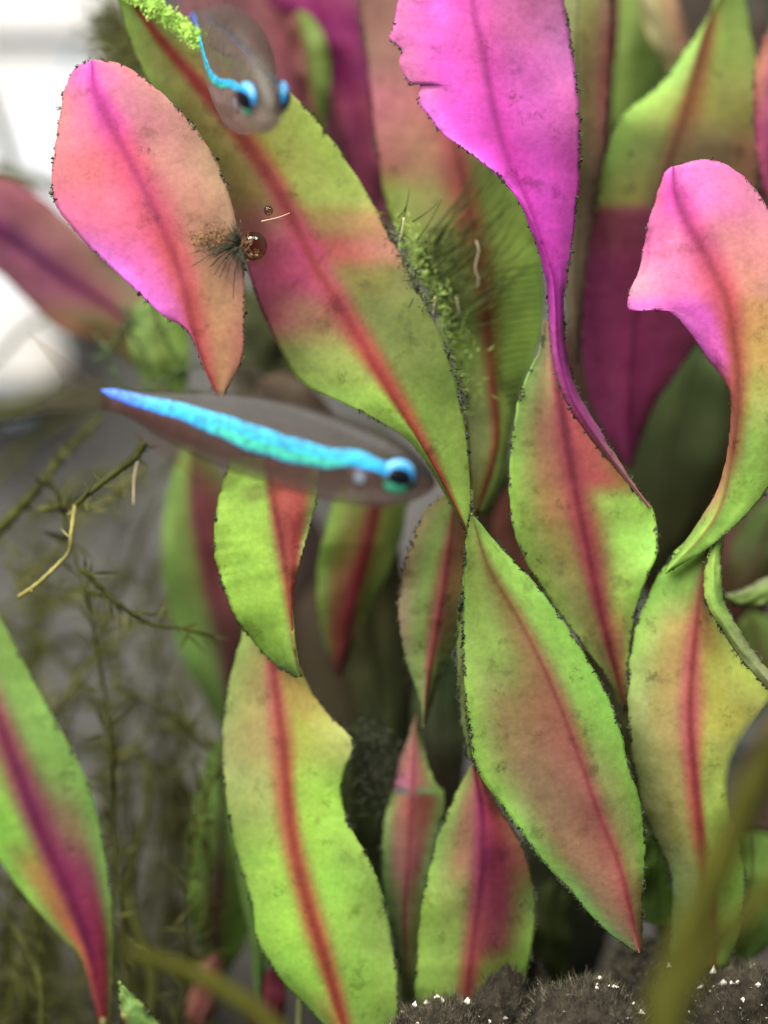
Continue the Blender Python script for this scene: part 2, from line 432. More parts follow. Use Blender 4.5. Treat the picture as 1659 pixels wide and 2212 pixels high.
leaf(pl,  # V
     [(528, 1350), (498, 1460), (482, 1570), (482, 1660), (492, 1750), (516, 1860), (546, 1960), (556, 2030), (604, 2112), (664, 2176), (735, 2250)],
     [(580, 1340), (594, 1480), (612, 1620), (620, 1720), (634, 1830), (664, 1950), (704, 2080), (755, 2260)],
     [(628, 1400), (672, 1490), (712, 1546), (766, 1606), (742, 1670), (740, 1730), (758, 1790), (795, 1850), (826, 1930), (846, 2030), (860, 2130), (858, 2260)],
     [5.8, 5.2, 4.5, 4, 3.8, 4.2],
     [(1360, 'a4c858', 'b8b860', 'd06868', 'd07060', 'a8a858'),
      (1500, 'a8bc60', 'bcac68', 'd06c68', 'ccb060', 'd8c468'),
      (1600, 'b0b468', 'c4b070', 'd07058', 'ccd858', 'd8e078'),
      (1720, 'a8c060', 'b8c868', 'd06850', 'b0e850', 'a8ec50'),
      (1880, 'a4dc54', 'a8e850', 'cc6850', 'a0e44c', '98c850'),
      (2020, 'a0e850', 'a8f050', 'd47050', 'a0dc50', '98c458'),
      (2120, '90d850', 'a4ec50', 'd87858', '98d84c', '98c850'),
      (2212, '98d858', 'c8a858', 'c87050', '80b848', '88b848')],
     cup=0.9, tilt=-0.4, rib=(18, 26, 'c86058', 'c45a48', 'bc5440', 'b85038'), fuzz=(0.5, 0.9), upos=(-1, -0.35, 0, 0.28, 1))

# ---- plant 2: long leaf behind both fish, broad green leaf ending on the stones
pl = thing('red_stem_plant', 'stem plant with long red-ribbed leaf behind the head-on fish and broad brown-banded green leaf', 'aquatic plant', root(1150, 13), 'red-veined stem plants')
stem(pl, [(1150, ypx(13), 13), (1120, 2000, 12), (1060, 1500, 9), (1022, 1180, 5), (1018, 1060, 6)], 18, 8)
leaf(pl,  # B
     [(238, -60), (262, 20), (290, 110), (350, 230), (440, 380), (520, 540), (560, 660), (612, 770), (655, 830), (760, 880), (880, 950), (950, 1050), (1008, 1150)],
     [(244, -64), (320, 50), (410, 158), (520, 290), (600, 410), (680, 570), (760, 700), (830, 820), (890, 920), (950, 1030), (1012, 1152)],
     [(250, -66), (330, 12), (430, 90), (550, 148), (640, 212), (730, 320), (800, 430), (850, 520), (910, 640), (958, 740), (990, 850), (1008, 940), (1016, 1040), (1018, 1150)],
     [5, 5.5, 5.5, 5, 4.5, 3.5, 2, 1.5, 1.5],
     [(0, '8cc048', '8cb048', 'a85040', '98a850', '80a850'),
      (150, '8ca848', '9c9850', 'b04c3c', 'a89850', '98a850'),
      (300, '98a04c', 'a09050', 'b04c40', 'b0b450', 'a8c850'),
      (420, '988850', 'a08850', 'b05050', 'b8c858', 'b0c858'),
      (480, '9c7058', 'a86860', 'c05060', 'b09058', 'c89868'),
      (540, 'a06058', 'b85070', 'c84878', 'c06058', 'd09078'),
      (600, 'c06080', 'c05078', 'b85060', '887e40', '808440'),
      (680, 'b86070', 'b08060', 'b05048', '76843a', '728438'),
      (780, '98b050', 'a4b854', 'b04c3c', '748838', '6c8434'),
      (880, 'a4d858', 'a0d850', 'b04a38', '789c3a', '709036'),
      (1150, 'a0c858', '98b850', 'a05040', '98cc4c', '8cb848')],
     cup=0.9, tilt=-0.5, rib=(26, 12, 'a84838', 'a84838', 'b84c50', 'b04c3c', 'a84830'), fuzz=(0.3, 0.9), upos=(-1, -0.3, 0, 0.3, 1))
leaf(pl,  # U
     [(1016, 1108), (1006, 1170), (1002, 1280), (1000, 1400), (1008, 1540), (1030, 1660), (1090, 1750), (1160, 1846), (1230, 1924), (1300, 2002), (1376, 2060)],
     [(1019, 1112), (1054, 1220), (1120, 1335), (1178, 1450), (1234, 1590), (1290, 1750), (1340, 1880), (1382, 2058)],
     [(1022, 1112), (1080, 1180), (1160, 1264), (1236, 1372), (1296, 1470), (1336, 1560), (1360, 1660), (1388, 1750), (1394, 1850), (1388, 1950), (1387, 2060)],
     [0.8, 0.6, 0.2, 0, -0.2, 0.2, 1.0],
     [(1110, '90c050', '90b848', '90a048', '98d858', '98e060'),
      (1250, '88b448', '8cac48', '8c8040', '90cc50', '98dc58'),
      (1400, '88b448', '8cb448', '9c7850', '88c44c', '84c848'),
      (1550, '90cc4c', 'a08858', 'b07058', '88c04c', '80c448'),
      (1700, '90d04c', 'a08460', 'a86c5c', '98a858', '84c848'),
      (1850, '98dc5c', 'b48868', 'b86c60', 'a0a458', '88c848'),
      (1950, '90e068', 'b89870', 'c07464', 'a89058', 'a09850'),
      (2060, '88c870', 'a8a870', 'b87060', 'b07058', '908850')],
     cup=1.0, tilt=0.2, rib=(9, 13, '88803c', 'a86450', 'c05858', 'c85c58'), fuzz=(1.1, 0.7), upos=(-1, -0.55, 0, 0.45, 1))
leaf(pl,  # C
     [(770, -40), (782, 60), (800, 180), (815, 330), (840, 460), (900, 590), (960, 720), (1000, 860), (1016, 1000), (1020, 1110)],
     [(905, -40), (940, 120), (968, 250), (1000, 400), (1034, 560), (1052, 700), (1066, 850), (1072, 960), (1030, 1112)],
     [(1010, -40), (1080, 200), (1130, 390), (1160, 500), (1174, 620), (1166, 730), (1128, 840), (1104, 940), (1090, 1040), (1050, 1112)],
     [13, 12, 11, 10.5, 10, 8, 6],
     [(-40, '886050', '906858', '986058', '906050', '806048'),
      (100, '906858', '986c5c', 'a06058', '986458', '806048'),
      (220, 'b06870', 'b06c68', 'a85c58', '906850', '888848'),
      (340, 'c07870', 'b88868', 'a85850', '889048', '80a040'),
      (430, 'a8c050', 'a09c58', 'a85444', '80a040', '80a440'),
      (560, '98c050', '98ac4c', 'a06038', '9cc04c', '98c84c'),
      (750, '98c850', '9cc050', '986838', 'a0d44c', '98cc4c'),
      (900, 'a8b868', '98a858', 'a05838', '88a844', '80a844'),
      (1110, '787038', '807838', '906040', '98b850', '90b850')],
     cup=0.8, tilt=0.5, rib=(20, 12, '986050', 'a05848', 'a05838', 'a85838'), fuzz=(0.6, 0.35))
leaf(pl,  # R
     [(975, 1060), (930, 1092), (892, 1160), (868, 1250), (862, 1340), (878, 1430), (902, 1500), (914, 1570)],
     [(984, 1062), (975, 1150), (960, 1250), (944, 1350), (926, 1460), (916, 1572)],
     [(996, 1062), (1030, 1140), (1020, 1270), (990, 1380), (952, 1460), (930, 1530), (918, 1574)],
     [5, 5, 5.5, 6, 7],
     [(1080, 'b0a060', 'a0b858', '90a050', 'a06850', '98a050'),
      (1200, 'b09870', '98c058', 'b06858', 'a07850', '90a048'),
      (1350, 'b09878', '98b858', 'c06460', '988050', '88a048'),
      (1450, '98b868', '98b860', 'c06c60', '90a858', '88a050'),
      (1570, '98a060', '98a060', 'a09060', '98a060', '90a058')],
     cup=0.8, tilt=0.5, rib=(15, 9, 'a05848', 'c05c58', 'c06858'), fuzz=(0.4, 0.4), upos=(-1, -0.4, 0, 0.35, 1))
leaf(pl,  # S
     [(896, 1545), (878, 1600), (858, 1660), (846, 1710), (830, 1770), (825, 1880), (838, 1980), (862, 2100), (880, 2250)],
     [(898, 1545), (894, 1640), (890, 1720), (882, 1850), (874, 1980), (880, 2120), (888, 2250)],
     [(901, 1545), (915, 1610), (936, 1680), (962, 1722), (946, 1800), (922, 1900), (912, 2000), (904, 2120), (896, 2250)],
     [9, 8.5, 8, 8, 8.5, 10],
     [(1550, 'b8a870', 'b89878', 'c88878', 'a8b868', 'a0c060'),
      (1640, 'd09890', 'd89080', 'd87888', 'c08870', 'a8c868'),
      (1695, 'd890a0', 'd88898', 'd06878', 'b88868', '98c058'),
      (1708, '808878', '788078', '807878', '80a868', '88c858'),
      (1722, '98c060', 'b87860', 'a85850', '985848', '88a850'),
      (1850, '90cc68', 'a87868', '985858', '905850', '78a050'),
      (1960, '84c058', '90a060', 'a07060', '88804c', '70a048'),
      (2212, '78a848', '80a048', '80a048', '709040', '60883c')],
     cup=0.7, tilt=-0.3, rib=(12, 8, 'c87078', 'a85450', '985850', '80984c'), fuzz=(0.6, 0.6))
leaf(pl,  # T
     [(1016, 1655), (984, 1715), (944, 1816), (914, 1940), (902, 2040), (896, 2140), (894, 2230)],
     [(1022, 1655), (1038, 1740), (1042, 1820), (1036, 1920), (1022, 2030), (1008, 2150), (1000, 2230)],
     [(1026, 1655), (1082, 1750), (1130, 1830), (1154, 1915), (1158, 1990), (1146, 2070), (1130, 2150), (1110, 2230)],
     [5, 4.6, 4.4, 4.6, 5.5],
     [(1655, '98b858', 'a8a060', 'c86068', 'd07868', 'c88868'),
      (1750, '90c050', 'b88068', 'b84068', 'b84858', 'c07858'),
      (1850, '90c050', 'b08060', '98385c', '903848', 'b07858'),
      (1950, '90c048', '98a850', 'a04858', '843444', '88b048'),
      (2030, '90c048', '94b84c', 'a84c50', '7c3c40', '84bc44'),
      (2100, '90bc48', '94b84c', 'a85048', '8ca044', '80b83c'),
      (2230, '88ac44', '8cac48', '9c4c40', '88a844', '78a840')],
     cup=0.9, tilt=-0.3, rib=(12, 14, 'a83c60', '903050', 'a04850', '984440'), fuzz=(0.5, 0.9), upos=(-1, -0.35, 0, 0.32, 1))
leaf(pl,  # thin algae-bitten strip left of U
     [(1012, 1150), (1000, 1250), (990, 1350), (986, 1450), (996, 1560), (1010, 1640)],
     [(1014, 1150), (1006, 1250), (1000, 1350), (1000, 1450), (1008, 1560), (1020, 1645)],
     [(1018, 1150), (1015, 1250), (1012, 1350), (1014, 1450), (1022, 1560), (1030, 1650)],
     [3, 3, 3.4, 4], [(1150, '98b058', '90a850', '889848', '889848', '889848'), (1640, '708848', '708848', '708040', '708040', '607838')],
     cup=0.2, rib=None, fuzz=(1.0, 0.5), m=10, n=50, rough=4)

# ---- plant 3: magenta leaf with long petiole and the green leaf below it
pl = thing('red_stem_plant', 'stem plant with large magenta leaf narrowing to a long petiole over a crimson-striped lime leaf', 'aquatic plant', root(1330, 16), 'red-veined stem plants')
stem(pl, [(1330, ypx(16), 16), (1345, 1900, 12), (1350, 1500, 7), (1300, 1250, 7.5), (1215, 900, 7), (1195, 760, 5)], 18, 9)
leaf(pl,  # D
     [(880, -70), (862, 0), (846, 66), (838, 84), (866, 108), (862, 140), (884, 182), (908, 178), (902, 214), (922, 246), (958, 290), (1045, 352), (1110, 418), (1148, 500), (1176, 590), (1184, 660), (1192, 760), (1214, 850), (1262, 930), (1330, 1014), (1402, 1098)],
     [(1010, -70), (1022, 20), (1042, 110), (1062, 220), (1092, 335), (1132, 420), (1168, 520), (1194, 600), (1200, 670), (1206, 760), (1230, 850), (1276, 926), (1336, 1010), (1404, 1097)],
     [(1200, -70), (1222, 20), (1242, 140), (1252, 260), (1253, 370), (1246, 440), (1236, 530), (1222, 620), (1218, 680), (1226, 770), (1250, 850), (1290, 918), (1343, 1004), (1406, 1096)],
     [2.5, 1.5, 0.6, 0.2, 0.2, 0.7, 1.4, 2.0],
     [(-60, 'e070b0', 'e860c8', 'd850a8', 'b86090', 'b06888'),
      (60, 'f080c0', 'f068c8', 'd858a8', 'c06098', 'b868a0'),
      (160, 'f088b8', 'f060d0', 'e050b0', 'c858a8', 'c868a8'),
      (260, 'f878e0', 'f058d4', 'd844b0', 'd058b4', 'd060a8'),
      (360, 'f070e4', 'f458d8', 'd03ca8', 'dc50bc', 'c84ca0'),
      (440, 'f060d8', 'f054d4', 'e048c0', 'e050c4', 'c048a0'),
      (540, 'e050d0', 'e848c8', 'e850c8', 'd848b8', 'b04498'),
      (640, 'b848a8', 'cc4cb0', 'd850b8', 'c048a8', '984088'),
      (760, 'b05898', 'c858a0', 'b04090', 'b84c98', '90406c'),
      (900, 'a04868', 'b05070', 'a84878', 'b85890', 'c068a0'),
      (1010, '987058', 'b08068', 'b88878', 'c08888', 'b08070')],
     cup=0.9, tilt=0.3, wave=0.5, rib=(22, 12, 'd050a0', 'c83ca0', 'd83cb4', 'a83c90', 'a84878'), fuzz=(0.35, 1.0), n=120, upos=(-1, -0.45, 0, 0.4, 1))
leaf(pl,  # E
     [(1176, 690), (1168, 750), (1132, 830), (1108, 930), (1100, 1030), (1106, 1120), (1132, 1205), (1184, 1292), (1242, 1370), (1300, 1446), (1345, 1530)],
     [(1186, 690), (1200, 800), (1218, 920), (1242, 1060), (1272, 1200), (1304, 1350), (1350, 1530)],
     [(1192, 690), (1222, 800), (1282, 930), (1362, 1044), (1408, 1098), (1420, 1150), (1418, 1200), (1392, 1262), (1370, 1340), (1358, 1420), (1356, 1530)],
     [5, 4, 3.5, 3.4, 4, 5, 6.5],
     [(700, 'b0a078', 'b89878', 'b87870', 'c06878', 'b06080'),
      (820, '98c860', 'b8a070', 'b85c58', 'c06060', 'b85068'),
      (940, '90c050', 'b88064', 'b04850', 'd06860', 'd07868'),
      (1030, '90cc48', 'b47c5c', 'a84850', 'd46c64', 'd8a060'),
      (1090, '8cc044', 'b48458', 'b04850', 'b8f060', 'b8ff60'),
      (1180, '8cb848', 'a09050', 'b44c54', 'b0f860', 'b4ff68'),
      (1280, '90b848', 'a09858', 'a84850', 'b0d858', 'a8f058'),
      (1380, '90b050', 'a89858', 'b05850', 'c89860', 'a8d858'),
      (1530, '90a048', '988850', 'b06850', 'b08058', '98a050')],
     cup=-0.5, tilt=0.0, rib=(22, 10, 'b05060', '983c48', 'a04448', 'b05850'), fuzz=(0.5, 0.9), upos=(-1, -0.3, 0, 0.5, 1))
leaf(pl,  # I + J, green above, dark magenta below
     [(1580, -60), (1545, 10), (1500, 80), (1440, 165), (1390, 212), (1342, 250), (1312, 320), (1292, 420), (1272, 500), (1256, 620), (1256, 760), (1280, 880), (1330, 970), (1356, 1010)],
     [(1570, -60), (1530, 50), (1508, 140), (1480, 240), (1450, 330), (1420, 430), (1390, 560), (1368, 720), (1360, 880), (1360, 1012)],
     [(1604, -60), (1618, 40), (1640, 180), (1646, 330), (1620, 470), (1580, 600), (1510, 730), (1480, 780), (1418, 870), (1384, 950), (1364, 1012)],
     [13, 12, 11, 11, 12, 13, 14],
     [(-50, '90d860', '98d858', '98a048', '90b050', '88a850'),
      (100, '98e060', '98d058', '905838', '8ca848', '88a048'),
      (220, 'a4e058', 'a0b850', '906038', '98984c', '98984c'),
      (330, '90c050', '889848', '786040', '786848', '987050'),
      (430, '889840', '8c8840', '706040', '706048', '986850'),
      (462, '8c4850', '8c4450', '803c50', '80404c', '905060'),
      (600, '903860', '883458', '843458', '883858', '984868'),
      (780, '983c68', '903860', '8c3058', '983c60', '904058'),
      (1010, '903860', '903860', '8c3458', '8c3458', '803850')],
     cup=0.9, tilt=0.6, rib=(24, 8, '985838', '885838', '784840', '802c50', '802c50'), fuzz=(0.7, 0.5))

# ---- plant 4: pink folded leaf at the right and yellow-green leaves below it
pl = thing('red_stem_plant', 'stem plant with a folded pink leaf tip over twisting yellow-green red-ribbed leaves above the stones', 'aquatic plant', root(1520, 12), 'red-veined stem plants')
stem(pl, [(1520, ypx(12), 12), (1540, 2000, 10), (1520, 1600, 8), (1515, 1250, 6), (1545, 1120, 4)], 18, 9)
leaf(pl,  # F
     [(1450, 360), (1434, 376), (1420, 420), (1400, 480), (1384, 570), (1356, 664), (1440, 672), (1492, 722), (1535, 785), (1572, 830), (1578, 900), (1570, 980), (1548, 1060), (1500, 1140), (1436, 1232)],
     [(1454, 360), (1462, 420), (1492, 490), (1534, 570), (1566, 640), (1582, 720), (1590, 800), (1588, 900), (1578, 990), (1556, 1090), (1514, 1160), (1437, 1236)],
     [(1460, 358), (1520, 344), (1580, 362), (1640, 420), (1690, 520), (1705, 640), (1700, 780), (1690, 920), (1668, 1036), (1612, 1112), (1535, 1180), (1438, 1240)],
     [1.4, 0.8, 0.2, 0, 0.2, 0.8, 2.4],
     [(345, 'f880d8', 'f884e0', 'f070d0', 'f880d8', 'f078b0'),
      (420, 'f078a8', 'f860c0', 'e850b0', 'f880c0', 'f090b0'),
      (520, 'f880b8', 'f888b0', 'd85888', 'f09898', 'f0a0a0'),
      (620, 'f8a0b0', 'ff88c0', 'd85868', 'e8a088', 'e8a898'),
      (670, 'fc80d8', 'fa70d8', 'd05a60', 'd8a068', 'd8a070'),
      (760, 'f870d8', 'f470c8', 'c05c50', 'd0a860', 'd0a860'),
      (850, 'c06858', 'b86058', 'a85848', 'c0c060', 'c8c068'),
      (960, 'c07868', 'b87058', 'b07050', 'a0cc54', 'a0c850'),
      (1060, 'e0a080', 'c0a860', 'a8c058', '98d450', '98cc50'),
      (1150, '98b858', 'a0d858', '98e058', '98dc54', '88c050'),
      (1240, '98c858', '98d858', '98e058', '98d850', '88c850')],
     cup=0.8, tilt=-0.6, wave=0.3, rib=(24, 10, 'e060b0', 'd05080', 'c85858', 'b05848', 'a85c48', 'c89060', '98cc54'), fuzz=(0.15, 0.4), n=110)
leaf(pl,  # G
     [(1545, 1120), (1500, 1150), (1440, 1215), (1398, 1290), (1370, 1370), (1358, 1470), (1358, 1580), (1368, 1660), (1392, 1760), (1430, 1840), (1448, 1890), (1452, 1960), (1450, 2080)],
     [(1540, 1130), (1524, 1210), (1508, 1310), (1496, 1420), (1490, 1540), (1500, 1680), (1518, 1840), (1535, 1960), (1540, 2090)],
     [(1548, 1125), (1534, 1210), (1545, 1310), (1592, 1395), (1640, 1450), (1672, 1500), (1640, 1550), (1590, 1640), (1578, 1720), (1590, 1800), (1610, 1900), (1600, 2000), (1570, 2090)],
     [3.5, 3.2, 2.8, 2.8, 3.2, 4.5, 6],
     [(1140, '98d858', '98e058', '98d858', '98d050', '90c050'),
      (1250, '90d850', '98d850', 'b89858', 'b08058', 'a0c858'),
      (1360, 'a0d858', 'c0a860', 'c06c58', 'b08850', 'a8c050'),
      (1450, 'a0c860', 'ccac68', 'd06468', 'c8c858', 'd4f060'),
      (1560, 'a0b060', 'c0a868', 'd05c68', 'd0cc60', 'f0ec78'),
      (1680, 'a0b060', 'b4ac64', 'c85858', 'b8cc58', 'c8e058'),
      (1800, 'a0a85c', 'b0ac60', 'b85848', 'a8cc50', '98c050'),
      (1900, '98c068', 'a8b868', 'a86848', '98d850', '98d850'),
      (2090, '98c060', '98b858', 'b86850', '98c050', '90b850')],
     cup=0.9, tilt=-0.4, rib=(12, 20, 'b87850', 'c05c50', 'a84848', 'a84840', 'b06048'), fuzz=(0.9, 0.6), upos=(-1, -0.3, 0, 0.3, 1))
leaf(pl,  # H twisted strip
     [(1540, 1165), (1520, 1230), (1524, 1300), (1552, 1350), (1590, 1410), (1640, 1470), (1700, 1530)],
     [(1552, 1160), (1540, 1230), (1545, 1300), (1570, 1350), (1605, 1405), (1650, 1458), (1705, 1515)],
     [(1566, 1150), (1558, 1220), (1566, 1300), (1592, 1350), (1624, 1400), (1664, 1450), (1712, 1500)],
     [1.8, 1.2, 1.0, 1.0, 1.2],
     [(1150, 'a8c858', 'a8d858', 'a8d858', '98c850', '88b048'), (1300, 'a0c050', '98c850', '90c450', '88b850', '80a848'),
      (1400, '909858', '90a860', '90a860', '98a868', '98a060'), (1530, 'b0a070', 'b8b880', 'c8c890', 'c8c090', 'b8a078')],
     cup=0.5, rib=None, fuzz=(1.0, 0.2), m=12, n=60)
leaf(pl, [(1388, 1760), (1384, 1840), (1380, 1900), (1390, 1990)], [(1425, 1740), (1420, 1850), (1420, 1920), (1424, 2000)], [(1470, 1760), (1465, 1850), (1468, 1930), (1460, 2000)],
     [7, 7, 8], [(1760, '70a040', '74a840', '78b040', '78b040', '78b040'), (2000, '68983c', '70a040', '78a840', '78a840', '70a040')], cup=0.5, rib=(8, 6, '88a048'), fuzz=(0.3, 0.3), n=50, m=16)
leaf(pl, [(1560, 1790), (1562, 1900), (1556, 2000), (1540, 2100)], [(1620, 1780), (1625, 1900), (1600, 2000), (1550, 2105)], [(1700, 1800), (1715, 1920), (1680, 2020), (1580, 2110)],
     [8, 8, 9, 10], [(1790, '98d858', '98d858', '98d058', '90c850', '88c050'), (2100, '98c858', 'a0c050', '98b850', '90b850', '80a848')], cup=0.8, rib=(10, 8, '98a850'), fuzz=(0.5, 0.8), n=50, m=20)
leaf(pl, [(1565, 1290), (1580, 1305), (1620, 1310), (1690, 1300)], [(1566, 1287), (1590, 1292), (1630, 1285), (1700, 1265)], [(1568, 1284), (1600, 1275), (1640, 1255), (1710, 1220)],
     [9, 9, 8], [(1200, 'a8c868', 'a8d068', 'a8d868', 'b0d878', 'c8d098')], cup=0.4, rib=None, fuzz=(0.4, 0.3), n=40, m=14)

# ---- plant 5: left foreground leaf
pl = thing('red_stem_plant', 'single lone green leaf with a crimson midrib, standing apart left of the other plants', 'aquatic plant', root(250, -4), 'red-veined stem plants')
stem(pl, [(245, ypx(-4), -4), (240, 2380, -5), (228, 2290, -6), (222, 2200, -6.5)], 14, 10)
leaf(pl,
     [(-150, 1280), (-130, 1500), (-80, 1720), (0, 1860), (60, 1944), (140, 2032), (168, 2062), (190, 2120), (216, 2230), (222, 2260)],
     [(-95, 1270), (-60, 1400), (-10, 1540), (36, 1660), (90, 1800), (146, 1920), (190, 2040), (222, 2190), (230, 2262)],
     [(-40, 1270), (4, 1340), (62, 1450), (122, 1560), (182, 1672), (216, 1780), (236, 1900), (244, 2000), (242, 2140), (236, 2264)],
     [-8, -7.5, -7, -6.5, -6.3, -6],
     [(1270, '90d858', '90c858', 'b06068', '90b858', '90c058'),
      (1500, '98e058', '98d850', 'c06878', '90c458', '8cc054'),
      (1650, '98e850', '98d850', 'b05068', '88bc54', '88c054'),
      (1780, '98f050', '98e850', '984060', '98805c', '80bc50'),
      (1900, 'a0f058', 'c89858', '8c2c54', '904058', '7cb850'),
      (2030, 'b0d060', 'c87050', '883054', 'a03850', '90b450'),
      (2120, 'a05848', 'b05048', 'a03848', 'a03c48', 'a0c058'),
      (2260, '904840', 'a04040', 'a84048', '988050', 'a0b858')],
     cup=0.9, tilt=0.3, rib=(30, 14, 'b85870', 'a84c68', '883058', '842850', 'a83848'), fuzz=(0.1, 0.25), upos=(-1, -0.45, 0, 0.5, 1), rough=1)

# ---- plant 6: shaded leaves behind the fish, left
pl = thing('shaded_stem_plant', 'shaded purple-pink and dull green plant in front of the white box and grey back panel', 'aquatic plant', root(420, 24))
stem(pl, [(420, ypx(24), 24), (440, 1900, 24), (450, 1500, 24), (400, 1000, 24), (330, 760, 22)], 16, 9)
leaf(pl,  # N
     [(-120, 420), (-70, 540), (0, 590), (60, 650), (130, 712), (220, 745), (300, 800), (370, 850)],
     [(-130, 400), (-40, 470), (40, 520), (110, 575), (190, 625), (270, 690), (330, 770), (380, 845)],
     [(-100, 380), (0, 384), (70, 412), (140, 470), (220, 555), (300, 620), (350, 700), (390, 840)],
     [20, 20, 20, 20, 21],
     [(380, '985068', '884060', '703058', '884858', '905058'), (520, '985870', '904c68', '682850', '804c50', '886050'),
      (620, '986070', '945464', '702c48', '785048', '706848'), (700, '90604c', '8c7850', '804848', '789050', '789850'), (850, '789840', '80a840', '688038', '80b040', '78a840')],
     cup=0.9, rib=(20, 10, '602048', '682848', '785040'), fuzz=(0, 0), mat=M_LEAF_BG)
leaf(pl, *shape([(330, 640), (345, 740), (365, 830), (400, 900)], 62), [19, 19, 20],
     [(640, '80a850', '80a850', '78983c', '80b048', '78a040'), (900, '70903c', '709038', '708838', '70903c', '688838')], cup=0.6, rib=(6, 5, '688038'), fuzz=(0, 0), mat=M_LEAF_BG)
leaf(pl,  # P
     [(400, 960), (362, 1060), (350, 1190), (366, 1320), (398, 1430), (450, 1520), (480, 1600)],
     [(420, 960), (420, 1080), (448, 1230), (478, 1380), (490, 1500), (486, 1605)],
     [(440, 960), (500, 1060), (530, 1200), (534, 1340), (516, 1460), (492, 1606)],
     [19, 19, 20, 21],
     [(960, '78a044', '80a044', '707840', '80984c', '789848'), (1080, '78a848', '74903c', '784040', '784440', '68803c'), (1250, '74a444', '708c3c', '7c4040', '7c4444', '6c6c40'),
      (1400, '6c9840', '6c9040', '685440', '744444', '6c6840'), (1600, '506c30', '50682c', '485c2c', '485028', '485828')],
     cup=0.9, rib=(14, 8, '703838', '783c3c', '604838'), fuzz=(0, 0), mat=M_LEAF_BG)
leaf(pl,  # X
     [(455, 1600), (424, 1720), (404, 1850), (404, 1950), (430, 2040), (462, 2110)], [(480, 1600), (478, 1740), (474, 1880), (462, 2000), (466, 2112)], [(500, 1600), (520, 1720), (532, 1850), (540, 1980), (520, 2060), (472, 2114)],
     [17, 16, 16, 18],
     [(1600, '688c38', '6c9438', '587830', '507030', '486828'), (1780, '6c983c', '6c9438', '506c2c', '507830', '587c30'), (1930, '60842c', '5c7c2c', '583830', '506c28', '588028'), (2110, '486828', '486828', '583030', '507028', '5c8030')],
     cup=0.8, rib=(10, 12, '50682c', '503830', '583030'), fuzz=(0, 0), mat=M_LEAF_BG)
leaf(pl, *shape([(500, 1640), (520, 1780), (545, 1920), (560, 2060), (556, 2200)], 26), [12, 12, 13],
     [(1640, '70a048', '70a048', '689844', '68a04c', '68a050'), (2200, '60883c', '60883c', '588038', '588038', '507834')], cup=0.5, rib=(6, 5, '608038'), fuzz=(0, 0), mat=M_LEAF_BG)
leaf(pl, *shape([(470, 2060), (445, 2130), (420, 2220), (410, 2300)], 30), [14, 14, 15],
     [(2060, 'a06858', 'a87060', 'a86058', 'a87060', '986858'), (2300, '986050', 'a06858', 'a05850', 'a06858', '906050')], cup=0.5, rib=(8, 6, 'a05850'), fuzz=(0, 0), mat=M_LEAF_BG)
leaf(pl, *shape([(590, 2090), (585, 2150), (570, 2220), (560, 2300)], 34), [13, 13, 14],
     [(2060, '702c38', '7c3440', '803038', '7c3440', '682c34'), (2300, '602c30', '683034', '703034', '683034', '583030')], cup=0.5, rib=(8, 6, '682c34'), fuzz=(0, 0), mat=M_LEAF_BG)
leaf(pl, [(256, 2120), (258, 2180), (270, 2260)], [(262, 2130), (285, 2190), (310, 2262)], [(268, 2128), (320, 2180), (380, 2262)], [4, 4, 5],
     [(2120, 'a0d868', '98d868', 'b0d878', '98d868', '88a850'), (2260, 'c07058', 'a8c060', '98d868', '90d060', '80a850')], cup=0.4, rib=None, fuzz=(0.4, 0.6), n=40, m=14)

# ---- plant 7: shaded leaves in the middle and at the top, behind everything
pl = thing('shaded_stem_plant', 'shaded deep magenta and dark green plant filling the gaps behind the front leaves', 'aquatic plant', root(860, 30))
stem(pl, [(860, ypx(30), 30), (850, 1900, 30), (840, 1400, 29), (820, 900, 29), (780, 400, 28), (760, 100, 26)], 18, 10)
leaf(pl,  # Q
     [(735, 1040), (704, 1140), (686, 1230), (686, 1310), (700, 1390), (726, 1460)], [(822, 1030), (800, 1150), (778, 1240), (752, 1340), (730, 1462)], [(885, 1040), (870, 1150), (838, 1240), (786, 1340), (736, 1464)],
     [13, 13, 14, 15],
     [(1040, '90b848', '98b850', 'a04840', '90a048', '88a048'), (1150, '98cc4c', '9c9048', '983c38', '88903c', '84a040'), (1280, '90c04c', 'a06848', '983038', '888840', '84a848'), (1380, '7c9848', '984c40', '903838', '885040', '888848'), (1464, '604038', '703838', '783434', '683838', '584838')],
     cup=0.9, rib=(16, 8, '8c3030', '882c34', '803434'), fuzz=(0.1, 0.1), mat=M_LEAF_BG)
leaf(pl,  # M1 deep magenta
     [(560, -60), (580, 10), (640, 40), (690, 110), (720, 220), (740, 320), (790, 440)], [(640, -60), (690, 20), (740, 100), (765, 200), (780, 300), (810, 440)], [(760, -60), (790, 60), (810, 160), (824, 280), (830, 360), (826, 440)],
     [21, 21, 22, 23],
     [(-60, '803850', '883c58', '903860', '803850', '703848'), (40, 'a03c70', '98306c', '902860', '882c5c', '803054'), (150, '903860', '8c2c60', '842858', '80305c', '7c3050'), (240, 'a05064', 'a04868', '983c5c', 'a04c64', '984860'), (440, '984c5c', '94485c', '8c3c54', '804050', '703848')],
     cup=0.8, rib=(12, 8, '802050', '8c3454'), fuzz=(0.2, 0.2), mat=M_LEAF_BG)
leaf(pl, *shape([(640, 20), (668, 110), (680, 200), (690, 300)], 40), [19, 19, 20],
     [(0, '784440', '7c4440', '708038', '789440', '708838'), (300, '703c44', '74483c', '6c7c34', '70883c', '688038')], cup=0.5, rib=(6, 5, '687434'), fuzz=(0, 0), mat=M_LEAF_BG)
